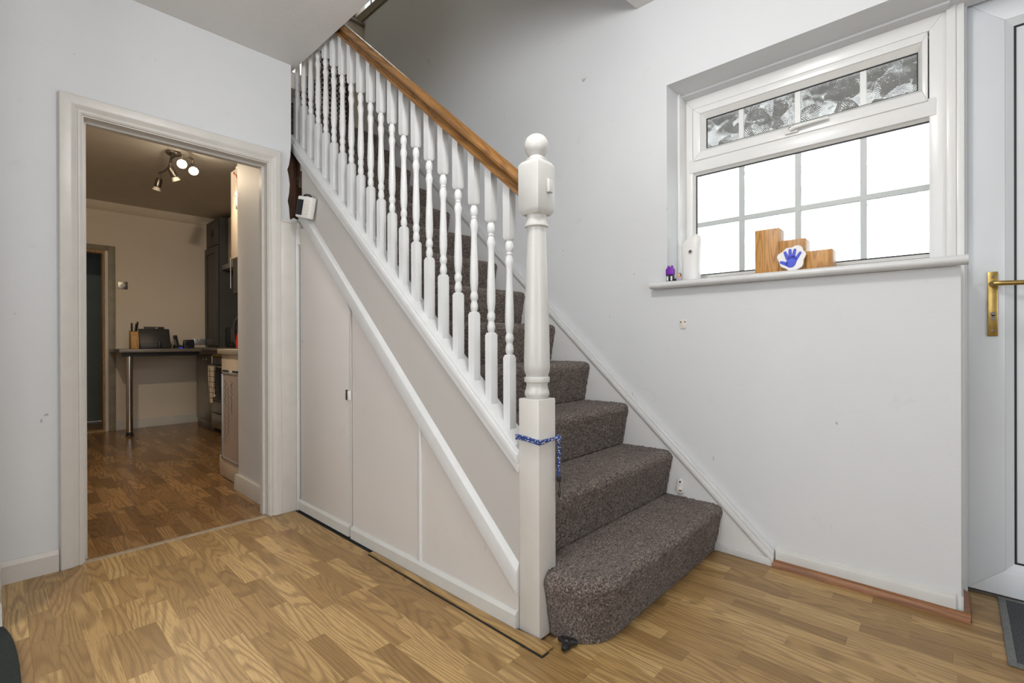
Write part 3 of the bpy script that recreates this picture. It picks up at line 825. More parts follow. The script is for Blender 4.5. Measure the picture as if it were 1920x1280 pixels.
# outer string, capping and diagonal trim (slopes measured on the string)
cap_t = lambda y: -0.345 + 0.870 * y
cap_b = lambda y: -0.4205 + 0.870 * y
U_ = lambda y: -0.785 + 0.918 * y
L_ = lambda y: -0.897 + 0.921 * y
ya, yb = 1.110, 2.826
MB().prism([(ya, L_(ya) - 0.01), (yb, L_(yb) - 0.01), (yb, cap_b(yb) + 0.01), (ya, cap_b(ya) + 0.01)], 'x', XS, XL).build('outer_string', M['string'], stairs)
yc = 3.02
MB().prism([(yb, L_(yb) + 0.2), (yc, L_(yc) + 0.2), (yc, cap_b(yc) + 0.01), (yb, cap_b(yb) + 0.01)], 'x', XS + 0.03, XL).build('outer_string', M['raw_timber'], stairs)
cb = MB()
cb.prism([(ya, cap_b(ya) + 0.030), (yc, cap_b(yc) + 0.030), (yc, cap_t(yc) - 0.012), (ya, cap_t(ya) - 0.012)], 'x', XS - 0.014, 1.322)
cb.prism([(ya, cap_b(ya)), (yc, cap_b(yc)), (yc, cap_b(yc) + 0.031), (ya, cap_b(ya) + 0.031)], 'x', XS - 0.009, 1.314)
cb.prism([(ya, cap_t(ya) - 0.013), (yc, cap_t(yc) - 0.013), (yc, cap_t(yc)), (ya, cap_t(ya))], 'x', XS - 0.004, 1.314)
cb.build('string_capping', M['gloss'], stairs, bevel=0.003)
yb2 = 2.845
dt = MB()
dt._take([(XS, ya, L_(ya)), (XS, yb2, L_(yb2)), (XS, yb2, U_(yb2)), (XS, ya, U_(ya)),
          (XS - 0.016, ya, L_(ya)), (XS - 0.016, yb2, L_(yb2)), (XS - 0.016, yb2, U_(yb2) - 0.03), (XS - 0.016, ya, U_(ya) - 0.03)],
         [(0, 1, 5, 4), (4, 5, 6, 7), (7, 6, 2, 3), (3, 2, 1, 0), (0, 4, 7, 3), (1, 2, 6, 5)])
dt.build('diagonal_trim', M['gloss'], stairs, bevel=0.003)

# wall string with its moulding
wm = lambda y: -0.482 + 0.917 * y
yw0, yw1 = 0.595, 3.9
MB().prism([(yw0 - 0.0, 0.0), (1.0, 0.0), (yw1, wm(yw1) - 0.6), (yw1, wm(yw1) - 0.04), (yw0, wm(yw0) - 0.035)], 'x', XR, XW - 0.002).build('wall_string', M['string_wall'], stairs)
wmb = MB()
wmb.prism([(yw0, max(0.015, wm(yw0) - 0.048)), (yw1, wm(yw1) - 0.052), (yw1, wm(yw1) - 0.020), (yw0, wm(yw0) - 0.020)], 'x', XR - 0.014, XW - 0.001)
wmb.prism([(yw0, wm(yw0) - 0.021), (yw1, wm(yw1) - 0.021), (yw1, wm(yw1)), (yw0, wm(yw0))], 'x', XR - 0.006, XW - 0.001)
wmb.build('string_moulding', M['gloss'], stairs, bevel=0.004)
MB().prism([(0.600, 0.0), (0.600, 0.036), (0.86, 0.036), (0.86, 0.0)], 'x', XR - 0.012, XR).build('base_bead', M['gloss'], stairs, bevel=0.003)

# handrail: moulded section swept along the slope
rz = lambda y: 0.530 + 0.868 * y
prof = [(-0.030, 0.0), (0.030, 0.0), (0.030, 0.012), (0.021, 0.016), (0.017, 0.023), (0.022, 0.031), (0.033, 0.040), (0.034, 0.050), (0.027, 0.062), (0.014, 0.069), (0, 0.071),
        (-0.014, 0.069), (-0.027, 0.062), (-0.034, 0.050), (-0.033, 0.040), (-0.022, 0.031), (-0.017, 0.023), (-0.021, 0.016), (-0.030, 0.012)]
nP = len(prof); v = []
for y in (1.108, 3.0):
    v += [(1.275 + a, y, rz(y) + b * 1.18) for a, b in prof]
MB()._take(v, [tuple(range(nP)), tuple(range(nP, 2 * nP))] + [(i, (i + 1) % nP, nP + (i + 1) % nP, nP + i) for i in range(nP)]).build('handrail', M['oak_rail'], stairs, smooth=28)

# balusters: one mesh, shared
def baluster_mesh():
    mb = MB(); h = 0.0165
    T = 0.0          # top of the turned section at z = 0, bottom at -0.42
    def square(z0, z1, chtop, chbot):
        zs = []
        if chbot: zs.append((0.012, z0))
        zs += [(h, z0 + (0.010 if chbot else 0)), (h, z1 - (0.010 if chtop else 0))]
        if chtop: zs.append((0.012, z1))
        vv = []; ff = []
        for r, z in zs:
            vv += [(-r, -r, z), (r, -r, z), (r, r, z), (-r, r, z)]
        for i in range(len(zs) - 1):
            for k in range(4):
                ff.append((i * 4 + k, i * 4 + (k + 1) % 4, i * 4 + 4 + (k + 1) % 4, i * 4 + 4 + k))
        ff += [(3, 2, 1, 0), tuple((len(zs) - 1) * 4 + k for k in range(4))]
        mb._take(vv, ff)
    square(-0.815, -0.418, True, False)
    square(0.0, 0.225, False, True)
    prof = [(0.0, 0.0105), (0.006, 0.0105), (0.010, 0.0135), (0.022, 0.0155), (0.038, 0.0148), (0.044, 0.011), (0.047, 0.0105), (0.049, 0.0125), (0.054, 0.0125), (0.056, 0.0108),
            (0.066, 0.0132), (0.076, 0.0158), (0.086, 0.0155), (0.100, 0.0128), (0.120, 0.0115), (0.160, 0.0124), (0.220, 0.0148), (0.275, 0.0163), (0.305, 0.0160), (0.328, 0.0138), (0.338, 0.0118),
            (0.342, 0.0118), (0.348, 0.0142), (0.356, 0.0155), (0.366, 0.0148), (0.374, 0.0115), (0.378, 0.0113), (0.388, 0.0138), (0.398, 0.0152), (0.408, 0.0142), (0.416, 0.0112), (0.420, 0.0110)]
    mb.lathe([(r, -t) for t, r in prof][::-1], seg=16)
    bm = mb.bm
    bmesh.ops.recalc_face_normals(bm, faces=bm.faces)
    me = bpy.data.meshes.new('baluster'); bm.to_mesh(me); bm.free()
    for p in me.polygons: p.use_smooth = True
    me.set_sharp_from_angle(angle=math.radians(40)); me.materials.append(M['gloss'])
    return me
bme = baluster_mesh()
for n in range(20):
    y = 1.196 + 0.0945 * n
    o = bpy.data.objects.new('baluster', bme); COL.objects.link(o)
    o.location = (1.275, y, 1.367 + 0.868 * (y - 1.196)); attach(o, stairs)

# newel post
NX, NY = 1.276, 1.067
hw = 0.0455
nw = MB()
nw.box(NX - hw, NX + hw, NY - hw, NY + hw, 0.0, 0.802)
npost = nw.build('newel_post', M['gloss_worn'], stairs, bevel=0.004)
turn = [(0.800, 0.036), (0.806, 0.038), (0.812, 0.0425), (0.822, 0.0430), (0.832, 0.0395), (0.846, 0.0365), (0.856, 0.0375), (0.858, 0.0435), (0.866, 0.0445), (0.874, 0.0435), (0.877, 0.038), (0.885, 0.040), (0.895, 0.0435),
        (0.915, 0.0450), (0.960, 0.0445), (1.10, 0.0415), (1.25, 0.0375), (1.36, 0.0335), (1.382, 0.0325), (1.388, 0.0335), (1.393, 0.0405), (1.400, 0.0405), (1.412, 0.0345), (1.424, 0.0325), (1.432, 0.035), (1.445, 0.044)]
MB().lathe([(r, z) for z, r in turn], NX, NY, 0, seg=40).build('shaft', M['gloss_cream'], npost)
blk = MB()
zs = [(0.036, 1.432), (hw, 1.450), (hw, 1.604), (0.036, 1.618)]
vv = []; ff = []
for r, z in zs: vv += [(NX - r, NY - r, z), (NX + r, NY - r, z), (NX + r, NY + r, z), (NX - r, NY + r, z)]
for i in range(3):
    for q in range(4): ff.append((i * 4 + q, i * 4 + (q + 1) % 4, i * 4 + 4 + (q + 1) % 4, i * 4 + 4 + q))
ff += [(3, 2, 1, 0), (12, 13, 14, 15)]
blk._take(vv, ff).build('cap_block', M['gloss_cream'], npost, bevel=0.003)
ball = [(1.612, 0.036), (1.618, 0.038), (1.624, 0.037), (1.628, 0.030), (1.632, 0.027), (1.636, 0.0255)]
cz0, rb_ = 1.672, 0.0425
ball += [(cz0 + rb_ * math.sin(a), rb_ * math.cos(a)) for a in np.linspace(-0.98, 1.55, 16)]
MB().lathe([(r, z) for z, r in ball], NX, NY, 0, seg=36).build('ball_finial', M['gloss_cream'], npost)
B(1.272, 1.296, NY - hw - 0.014, NY - hw, 1.503, 1.548).build('gate_latch_block', M['gloss_cream'], npost, bevel=0.004)

# ================================================================== CUPBOARD UNDER THE STAIRS
cup = thing('understairs_cupboard', (XS + 0.02, 1.95, 0), 'warm grey boarded cupboard under the stairs with plain flush door', 'cupboard')
tri = lambda y: L_(y) + 0.02
y0d, y1d, y2d = 2.256, 1.672, 1.115
door = MB().prism([(2.848, 0.02), (2.848, min(tri(2.79), 1.66)), (2.775, tri(2.775) - 0.015), (y0d + 0.055, tri(y0d + 0.055) - 0.03), (y0d, tri(y0d) - 0.055), (y0d, 0.02)], 'x', XS - 0.004, XS + 0.014).build('cupboard_door', M['panel'], cup, bevel=0.002)
skirting('skirting_board', 'y', XS - 0.004, y0d + 0.004, 2.850, 0.058, 0.014, M['gloss_cream'], door, 0.010)
ct = B(XS - 0.012, XS - 0.004, y0d - 0.004, y0d + 0.022, 0.70, 0.748).build('catch', M['white_plastic'], door, bevel=0.003)
B(XS - 0.010, XS - 0.004, y0d + 0.022, y0d + 0.044, 0.700, 0.752).build('strike_plate', M['nickel'], door, bevel=0.001)
B(XS - 0.006, XS - 0.0035, y0d + 0.0005, y0d + 0.009, 0.075, tri(y0d) - 0.06).build('edge_lipping', M['gloss_cream'], door)
MB().prism([(y0d - 0.009, 0.0), (y0d - 0.009, tri(y0d - 0.009)), (y1d, tri(y1d)), (y1d, 0.0)], 'x', XS, XS + 0.014).build('side_panel', M['panel'], cup)
MB().prism([(y1d, 0.0), (y1d, tri(y1d)), (y2d, tri(y2d)), (y2d, 0.0)], 'x', XS, XS + 0.014).build('side_panel', M['panel'], cup)
MB().tube([(XS - 0.002, y1d, 0.06), (XS - 0.002, y1d, tri(y1d))], 0.0085, 10).build('cover_bead', M['gloss'], cup)
skirting('skirting_board', 'y', XS, y2d, y0d - 0.012, 0.060, 0.016, M['gloss_cream'], cup, 0.006)
B(1.200, XS + 0.015, 1.96, 2.86, -0.006, -0.001).build('gap_strip', M['underlay_shade'], cup)  # black strip filling the gap between floor edge and panel
fs = MB().prism([(1.172, 0.962), (1.228, 0.962), (1.228, 0.99), (1.229, 1.02), (1.216, 1.12), (1.214, 1.30), (1.212, 2.02), (1.186, 2.02)], 'z', 0.0035, 0.0095)
fso = fs.build('laminate_offcut', M['oak_floor'], bevel=0.001)
MB().prism([(1.167, 0.958), (1.20, 0.958), (1.20, 2.02), (1.181, 2.02)], 'z', 0.0003, 0.0034).build('underlay_shade', M['underlay_shade'], fso)  # black strip painting the shadow line along the offcut's edge
tag(fso, 'loose narrow oak laminate offcut lying along the cupboard skirting', 'floor strip')

# ================================================================== ADDED HALL LAMP (OUT OF VIEW)
hl = thing('added_ceiling_lamp', (LAMP[0], LAMP[1], ZC), 'flush white dome ceiling lamp added out of view in the hall', 'ceiling light')
MB().lathe([(0.165, ZC - 0.03), (0.17, ZC - 0.001)], LAMP[0], LAMP[1], 0, 32).build('base_ring', M['white_plastic'], hl)
MB().lathe([(0.02, ZC - 0.085), (0.09, ZC - 0.075), (0.14, ZC - 0.05), (0.16, ZC - 0.029)], LAMP[0], LAMP[1], 0, 32).build('diffuser', M['lamp_glow'], hl)

# ================================================================== LANDING DETAILS
bx = B(2.16, XW - 0.002, 4.07, 4.848, ZL, 3.935).build('landing_cupboard', M['wall_upper'])
tag(bx, 'grey painted boxed cupboard at the head of the stairs', 'cupboard')
B(2.135, XW - 0.002, 4.045, 4.848, 3.935, 3.965).build('cap_board', M['frame_stained'], bx, bevel=0.010)
lw = thing('window_2', (XW, 3.78, 4.05), 'landing window in a dull painted timber frame', 'window', kind='structure')
frame_ring('frame', lw, M['frame_stained'], XW - 0.02, XW + 0.08, (2.90, 4.27, 4.00, 5.04), (2.97, 4.19, 4.08, 4.97), bevel=0.004)
for y in (3.17, 3.37, 3.57, 3.77, 3.98):
    B(XW + 0.02, XW + 0.06, y - 0.012, y + 0.012, 4.08, 4.97).build('glazing_bar', M['upvc'], lw)
B(XW + 0.035, XW + 0.041, 2.965, 4.195, 4.075, 4.975).build('pane', M['clear_glass'], lw)
gate = thing('stair_gate', (1.8, 3.9, ZL), 'dark framed stair gate with criss-cross mesh on the landing', 'gate')
gx0, gx1, gz0, gz1 = 1.46, 2.10, ZL + 0.03, ZL + 0.74
for a in (gx0, gx1):
    B(a - 0.012, a + 0.012, 3.89, 3.914, ZL, gz1 + 0.01).build('post', M['toy_hair'], gate, bevel=0.003)
for z in (gz0, gz1):
    B(gx0, gx1, 3.892, 3.912, z - 0.012, z + 0.012).build('rail', M['toy_hair'], gate, bevel=0.003)
B(gx0, gx1, 3.908, 3.911, gz0, gz1).build('fabric', M['toy_hair'], gate)
ms = MB(); pit = 0.042
for s in (1, -1):
    t = -0.8
    while t < 0.8 + gx1 - gx0:
        a0 = gx0 + t; pts = []
        for zz in np.linspace(gz0, gz1, 2):
            pts.append((a0 + s * (zz - gz0) + (0.71 if s < 0 else 0), zz))
        (xa, za), (xb, zb) = pts
        def clip(xa, za, xb, zb):
            q0, q1 = 0.0, 1.0; d = xb - xa
            lo, hi = sorted(((gx0 - xa) / d, (gx1 - xa) / d))
            q0, q1 = max(q0, lo), min(q1, hi)
            return None if q1 - q0 < 0.02 else (xa + d * q0, za + (zb - za) * q0, xa + d * q1, za + (zb - za) * q1)
        c4 = clip(xa, za, xb, zb)
        if c4:
            ms.tube([(c4[0], 3.902, c4[1]), (c4[2], 3.902, c4[3])], 0.0028, 4)
        t += pit
ms.build('mesh_panel', M['beige_plastic'], gate)['kind'] = 'stuff'

# ================================================================== SMALL HALL THINGS
# keypad on the string
kp = thing('alarm_keypad', (1.215, 2.69, 1.70), 'tilted white alarm keypad with small dark screen on the stair string', 'keypad')
kmx = Matrix.Translation((1.190, 2.685, 1.752)) @ Matrix.Rotation(math.radians(14), 4, 'Z') @ Matrix.Rotation(math.radians(14), 4, 'X')
kb = B(-0.017, 0.017, -0.060, 0.060, -0.060, 0.060, kmx).build('case', M['white_plastic'], kp, bevel=0.008)
B(-0.0185, -0.016, 0.004, 0.052, -0.046, 0.040, kmx).build('screen', M['screen'], kp)
for r in range(5):
    for c in range(3):
        B(-0.0187, -0.016, -0.048 + c * 0.016, -0.038 + c * 0.016, 0.028 - r * 0.017, 0.037 - r * 0.017, kmx).build('key', M['beige_plastic'], kp)
MB().tube([tuple(kmx @ Vector(p)) for p in ((0.0, 0.03, 0.062), (0.0, 0.02, 0.070), (0.0, -0.015, 0.071), (0.0, -0.03, 0.063))], 0.0055, 8).build('battery_clip', M['black'], kp)

# cord tied round the newel
cd = thing('bungee_cord', (NX, NY - 0.05, 0.66), 'blue flecked bungee cord tied round the newel post with hanging hook', 'cord')
def ring_pts(z_at, off=0.006):
    h = hw + off
    c = [(-h, h), (-h, -h), (h, -h), (h, h), (-h, h)]
    out = []
    for i in range(4):
        for t in np.linspace(0, 1, 8, endpoint=False):
            a, b = c[i], c[i + 1]
            out.append((NX + a[0] + (b[0] - a[0]) * t, NY + a[1] + (b[1] - a[1]) * t))
    out.append((NX - h, NY + h))
    n = len(out)
    return [(x, y, z_at(i / (n - 1))) for i, (x, y) in enumerate(out)]
sagf = lambda s_: 0.004 * math.exp(-((s_ - 0.26) / 0.10) ** 2)
MB().tube(ring_pts(lambda q: 0.674 - 0.012 * min(q / 0.5, 1) - sagf(q) * 0.6), 0.0045, 8).tube(ring_pts(lambda q: 0.664 - 0.002 * min(q / 0.5, 1) - sagf(q) * 1.5), 0.0045, 8).build('loop', M['cord'], cd)
kx, ky = NX + hw + 0.004, NY - hw - 0.008
MB().lathe([(0.003, -0.012), (0.010, -0.007), (0.012, 0.0), (0.009, 0.008), (0.003, 0.012)], kx, ky, 0.662, 12).build('knot', M['cord'], cd)
MB().tube([(kx, ky, 0.662), (kx + 0.003, ky - 0.002, 0.62), (kx + 0.002, ky, 0.57), (kx + 0.003, ky, 0.528)], 0.0052, 8).build('tail', M['cord'], cd)
MB().lathe([(0.0075, 0.512), (0.0085, 0.515), (0.0085, 0.529), (0.0075, 0.532)], kx + 0.003, ky, 0, 12).build('clamp', M['black'], cd)
MB().tube([(kx + 0.003, ky, 0.512), (kx + 0.006, ky, 0.50), (kx + 0.009, ky - 0.001, 0.480), (kx + 0.009, ky - 0.001, 0.462), (kx + 0.006, ky, 0.453), (kx + 0.002, ky, 0.462), (kx - 0.001, ky, 0.485)], 0.0016, 6).build('hook', M['hook'], cd)

# gate fitting on the wall string, small bracket under the sill
gf = thing('gate_bracket', (XR - 0.01, 1.017, 0.235), 'white plastic stair gate bracket screwed beside the second step', 'bracket')
gp = []
for a in np.linspace(0, math.pi, 9): gp.append((1.017 + 0.016 * math.cos(a), 0.290 + 0.016 * math.sin(a)))
for a in np.linspace(math.pi, 2 * math.pi, 9): gp.append((1.017 + 0.016 * math.cos(a), 0.247 + 0.016 * math.sin(a)))
MB().prism(gp, 'x', XR - 0.010, XR).build('plate', M['white_plastic'], gf, bevel=0.002)
B(XR - 0.020, XR - 0.009, 1.003, 1.031, 0.236, 0.264).build('socket', M['beige_plastic'], gf, bevel=0.005)
MB().lathe([(0.005, 0), (0.004, 0.002)], mx=Matrix.Translation((XR - 0.010, 1.017, 0.292)) @ Matrix.Rotation(-math.pi / 2, 4, 'Y'), seg=12).build('screw', M['nickel'], gf)
B(XR - 0.0212, XR - 0.0195, 1.006, 1.018, 0.249, 0.254).build('slot', M['black'], gf)
wp = thing('wall_plate', (XW - 0.004, 1.012, 1.06), 'small beige plastic bracket with two screw holes below the sill', 'bracket')
B(XW - 0.006, XW, 0.997, 1.027, 1.058, 1.104).build('plate', M['beige_plastic'], wp, bevel=0.003)
for y in (1.002, 1.022):
    MB().lathe([(0.0042, 0), (0.0036, 0.0012)], mx=Matrix.Translation((XW - 0.006, y, 1.092)) @ Matrix.Rotation(-math.pi / 2, 4, 'Y'), seg=12).build('screw_hole', M['nickel'], wp)

# black three-lobed plastic knob at the foot of the stairs
kn = MB()
for q in range(3):
    a = math.radians(200 + 120 * q)
    kn.tube([(1.262, 0.933, 0.016), (1.262 + 0.020 * math.cos(a), 0.933 + 0.020 * math.sin(a), 0.018), (1.262 + 0.034 * math.cos(a), 0.933 + 0.034 * math.sin(a), 0.013)], [0.012, 0.010, 0.008], 10)
kn.lathe([(0.012, 0.0), (0.016, 0.003), (0.016, 0.020), (0.010, 0.028), (0.004, 0.030)], 1.262, 0.933, 0.001, 16)
tag(kn.build('plastic_knob', M['black']), 'small black three lobed plastic knob on the floor by the bottom step', 'knob')

# doormat by the front door, rug at the left edge
dm = thing('doormat', (2.4, -0.45, 0), 'charcoal ribbed doormat with grey bound edge at the front door', 'doormat')
B(2.13, 2.62, -0.80, -0.135, 0.0005, 0.0075).build('pile', M['mat_grey'], dm, bevel=0.002)
frame = [(2.108, 2.13, -0.822, -0.113), (2.62, 2.636, -0.822, -0.113), (2.13, 2.62, -0.135, -0.113), (2.13, 2.62, -0.822, -0.80)]
for a in frame: B(*a, 0.0005, 0.009).build('binding', M['mat_edge'], dm, bevel=0.003)
rp = [(-0.75, 1.15), (0.03, 1.15)]
rp = [(0.045, 1.2)] + [(0.0 + 0.048 * math.cos(a), 2.04 + 0.42 * math.sin(a)) for a in np.linspace(0, math.pi / 2, 10)] + [(-0.7, 2.46), (-0.7, 1.2)]
tag(MB().prism(rp, 'z', 0.0005, 0.011).build('rug', M['mat_dark'], bevel=0.003), 'very dark green rug with a rounded corner by the stub wall', 'rug')

# ---- on the window sill
SZ = zs1
orn = thing('wooden_ornament', (2.46, 0.54, SZ), 'three stepped pine blocks standing on the window sill', 'ornament')
for (a, b, h) in ((0.592, 0.693, 0.212), (0.488, 0.5915, 0.150), (0.388, 0.4875, 0.090)):
    mb = MB().box(-0.045, 0.045, -(b - a) / 2, (b - a) / 2, 0, h)
    o = mb.build('block', M['pine_x'], orn, bevel=0.002); o.location = (2.465, (a + b) / 2, SZ)
plq = thing('handprint_plaque', (2.40, 0.53, SZ), 'white plaster disc with a blue handprint leaning on the blocks', 'plaque')
pm = Matrix.Translation((2.398, 0.535, SZ + 0.062)) @ Matrix.Rotation(math.radians(12), 4, 'Y')
out = []
for q in range(40):
    a = 2 * math.pi * q / 40
    r = 0.054 + 0.004 * math.sin(3 * a + 1) + 0.003 * math.sin(7 * a) + random.uniform(-0.0012, 0.0012)
    out.append((r * math.cos(a), r * 1.06 * math.sin(a)))
MB().prism(out, 'x', -0.006, 0.006, pm).build('disc', M['plaster'], plq, bevel=0.003)
hp = MB()
def blob(pts_r, steps=14):
    """2-D capsule outline in (y, z), extruded thinly in front of the disc"""
    (ya_, za_), (yb_, zb_), r1, r2 = pts_r
    an = math.atan2(zb_ - za_, yb_ - ya_); o_ = []
    for t in np.linspace(an + math.pi / 2, an + 3 * math.pi / 2, steps): o_.append((ya_ + r1 * math.cos(t), za_ + r1 * math.sin(t)))
    for t in np.linspace(an - math.pi / 2, an + math.pi / 2, steps): o_.append((yb_ + r2 * math.cos(t), zb_ + r2 * math.sin(t)))
    hp.prism(o_, 'x', -0.0078, -0.005, pm)
# +y points left in the picture
blob(((0.002, -0.024), (-0.002, -0.010), 0.020, 0.020))
blob(((0.020, -0.026), (0.040, -0.016), 0.008, 0.0065))          # thumb
blob(((0.016, 0.0), (0.027, 0.028), 0.0075, 0.0060))
blob(((0.005, 0.004), (0.008, 0.037), 0.0075, 0.0060))
blob(((-0.007, 0.004), (-0.011, 0.036), 0.0072, 0.0058))
blob(((-0.018, -0.006), (-0.032, 0.020), 0.0068, 0.0055))
hp.build('handprint', M['blue_print'], plq)

af = thing('air_freshener', (2.44, 1.0, SZ), 'white curved air freshener dispenser on the window sill', 'air freshener')
v = []; f = []
lv = [(0.0, 0.043, 0.036), (0.03, 0.043, 0.036), (0.07, 0.042, 0.035), (0.11, 0.043, 0.035), (0.15, 0.046, 0.034), (0.18, 0.049, 0.032), (0.205, 0.049, 0.029), (0.220, 0.043, 0.025), (0.228, 0.030, 0.018), (0.231, 0.012, 0.008)]
sg = 28
for i, (z, ry, rx) in enumerate(lv):
    for q in range(sg):
        a = 2 * math.pi * q / sg; ca, sa = math.cos(a), math.sin(a)
        e_ = 0.62
        tilt = -0.016 * (z / 0.23) ** 3 * (math.copysign(abs(sa) ** e_, sa))
        v.append((2.44 + rx * math.copysign(abs(ca) ** e_, ca), 1.003 + ry * math.copysign(abs(sa) ** e_, sa), SZ + z + tilt))
for i in range(len(lv) - 1):
    for q in range(sg): f.append((i * sg + q, i * sg + (q + 1) % sg, (i + 1) * sg + (q + 1) % sg, (i + 1) * sg + q))
f += [tuple(range(sg))[::-1], tuple((len(lv) - 1) * sg + q for q in range(sg))]
afb = MB()._take(v, f).build('body', M['white_plastic'], af, smooth=60)
nm_ = Matrix.Translation((2.407, 0.993, SZ + 0.152)) @ Matrix.Rotation(-math.pi / 2, 4, 'Y')
MB().lathe([(0.014, 0), (0.014, 0.0025), (0.010, 0.004)], mx=nm_, seg=20).build('nozzle_ring', M['bead'], af)
MB().lathe([(0.0085, 0.0035), (0.0085, 0.005), (0.004, 0.0055)], mx=nm_, seg=16).build('nozzle', M['nickel'], af)

tf = thing('toy_figure', (2.335, 1.068, SZ), 'tiny purple topped toy figure with dark legs on the sill end', 'toy')
for s in (-1, 1):
    B(2.325, 2.345, 1.068 + s * 0.010 - 0.0085, 1.068 + s * 0.010 + 0.0085, SZ, SZ + 0.034).build('leg', M['toy_dark'], tf, bevel=0.002)
MB().prism([(1.0475, SZ + 0.034), (1.0475, SZ + 0.060), (1.055, SZ + 0.072), (1.081, SZ + 0.072), (1.0885, SZ + 0.060), (1.0885, SZ + 0.034)], 'x', 2.323, 2.347).build('torso', M['purple'], tf, bevel=0.003)
for s in (-1, 1):
    MB().lathe([(0.006, 0), (0.006, 0.008), (0.004, 0.010)], 2.335, 1.068 + s * 0.009, SZ + 0.071, 10).build('shoulder_knob', M['purple'], tf)
for y in (1.0575, 1.0785):
    B(2.3225, 2.325, y - 0.004, y + 0.004, SZ + 0.004, SZ + 0.026).build('leg_print', M['white_plastic'], tf)
td = thing('toy_doll', (2.335, 1.022, SZ), 'tiny doll with brown hair lying beside the purple toy', 'toy')
MB().tube([(2.335, 1.045, SZ + 0.007), (2.335, 1.034, SZ + 0.008)], 0.007, 8).build('shoes', M['black'], td)
MB().tube([(2.335, 1.034, SZ + 0.008), (2.335, 1.022, SZ + 0.010), (2.335, 1.008, SZ + 0.009)], [0.007, 0.010, 0.006], 10).build('body', M['toy_lilac'], td)
MB().tube([(2.331, 1.033, SZ + 0.012), (2.327, 1.022, SZ + 0.020), (2.331, 1.009, SZ + 0.010)], 0.004, 8).build('arms', M['toy_skin'], td)
MB().lathe([(0.004, 0.0), (0.008, 0.004), (0.009, 0.010), (0.007, 0.016), (0.003, 0.019)], 2.333, 1.022, SZ + 0.018, 14).build('head', M['toy_skin'], td)
MB().lathe([(0.010, 0.004), (0.0105, 0.012), (0.008, 0.019), (0.003, 0.022)], 2.338, 1.022, SZ + 0.018, 14).build('hair', M['toy_hair'], td)

# ================================================================== KITCHEN
# breakfast bar
bar = thing('breakfast_bar', (1.3, 6.7, 0), 'speckled dark breakfast bar on one steel leg at the kitchen end wall', 'breakfast bar')
B(0.865, 1.61, 6.33, 6.998, 0.888, 0.924).build('worktop', M['worktop'], bar, bevel=0.006)
B(0.90, 1.60, 6.40, 6.425, 0.845, 0.888).build('rail', M['black'], bar)
MB().lathe([(0.030, 0.04), (0.030, 0.875), (0.045, 0.876), (0.045, 0.888)], 0.968, 6.455, 0, 24).build('leg', M['chrome'], bar)
MB().lathe([(0.038, 0.0), (0.036, 0.012), (0.030, 0.016), (0.030, 0.042)], 0.968, 6.455, 0, 24).build('foot', M['black'], bar)
KT = 0.924
kbk = thing('knife_block', (1.02, 6.52, KT), 'pale wooden knife block holding black handled knives', 'knife block')
MB().prism([(6.46, KT), (6.46, KT + 0.10), (6.50, KT + 0.185), (6.58, KT + 0.20), (6.58, KT)], 'x', 0.985, 1.052).build('block', M['knife_wood'], kbk, bevel=0.004)
for i, (x, y, hgt, ln) in enumerate(((1.000, 6.52, 0.09, 0), (1.030, 6.53, 0.085, 0.006), (1.042, 6.545, 0.105, 0.008))):
    MB().tube([(x, y, KT + 0.18), (x + ln, y + 0.005, KT + 0.185 + hgt * 0.5), (x + ln * 1.8, y + 0.01, KT + 0.19 + hgt)], [0.007, 0.009, 0.008], 8).build('knife_handle', M['black'], kbk)
prn = thing('printer', (1.21, 6.62, KT), 'dark grey printer with raised paper tray on the breakfast bar', 'printer')
B(1.075, 1.365, 6.55, 6.78, KT, KT + 0.055).build('body', M['darkgrey'], prn, bevel=0.006)
MB().prism([(6.58, KT + 0.055), (6.66, KT + 0.222), (6.68, KT + 0.222), (6.62, KT + 0.055)], 'x', 1.078, 1.362).build('paper_tray', M['darkgrey'], prn, bevel=0.003)
MB().prism([(6.655, KT + 0.20), (6.675, KT + 0.246), (6.69, KT + 0.246), (6.68, KT + 0.20)], 'x', 1.132, 1.318).build('tray_extension', M['darkgrey'], prn, bevel=0.002)
B(1.232, 1.252, 6.652, 6.66, KT + 0.225, KT + 0.236).build('badge', M['alu'], prn)
tag(MB().box(1.228, 1.256, 6.48, 6.505, KT, KT + 0.082).build('remote_control', M['black'], bevel=0.006), 'slim black remote standing in front of the printer', 'remote')
ph = thing('cordless_phone', (1.43, 6.55, KT), 'black cordless phone standing in its cradle with blue light', 'phone')
MB().prism([(6.48, KT), (6.48, KT + 0.012), (6.54, KT + 0.035), (6.60, KT + 0.045), (6.60, KT)], 'x', 1.385, 1.462).build('cradle', M['black'], ph, bevel=0.004)
pmx = Matrix.Translation((1.415, 6.54, KT + 0.02)) @ Matrix.Rotation(math.radians(-12), 4, 'X') @ Matrix.Rotation(math.radians(-8), 4, 'Y')
B(-0.021, 0.021, -0.012, 0.012, 0.0, 0.135, pmx).build('handset', M['black'], ph, bevel=0.009)
B(-0.015, 0.015, -0.0135, -0.0115, 0.085, 0.12, pmx).build('display', M['screen'], ph)
B(1.420, 1.452, 6.476, 6.480, KT + 0.001, KT + 0.011).build('light', M['led_blue'], ph)
cl = thing('smart_clock', (1.53, 6.6, KT), 'small black table clock with grey screen on the breakfast bar', 'clock')
MB().prism([(6.55, KT), (6.565, KT + 0.10), (6.60, KT + 0.10), (6.66, KT)], 'x', 1.485, 1.588).build('case', M['black'], cl, bevel=0.008)
B(-0.040, 0.040, -0.002, 0.002, -0.030, 0.030, Matrix.Translation((1.5365, 6.556, KT + 0.05)) @ Matrix.Rotation(math.radians(-8), 4, 'X')).build('screen', M['screen'], cl)

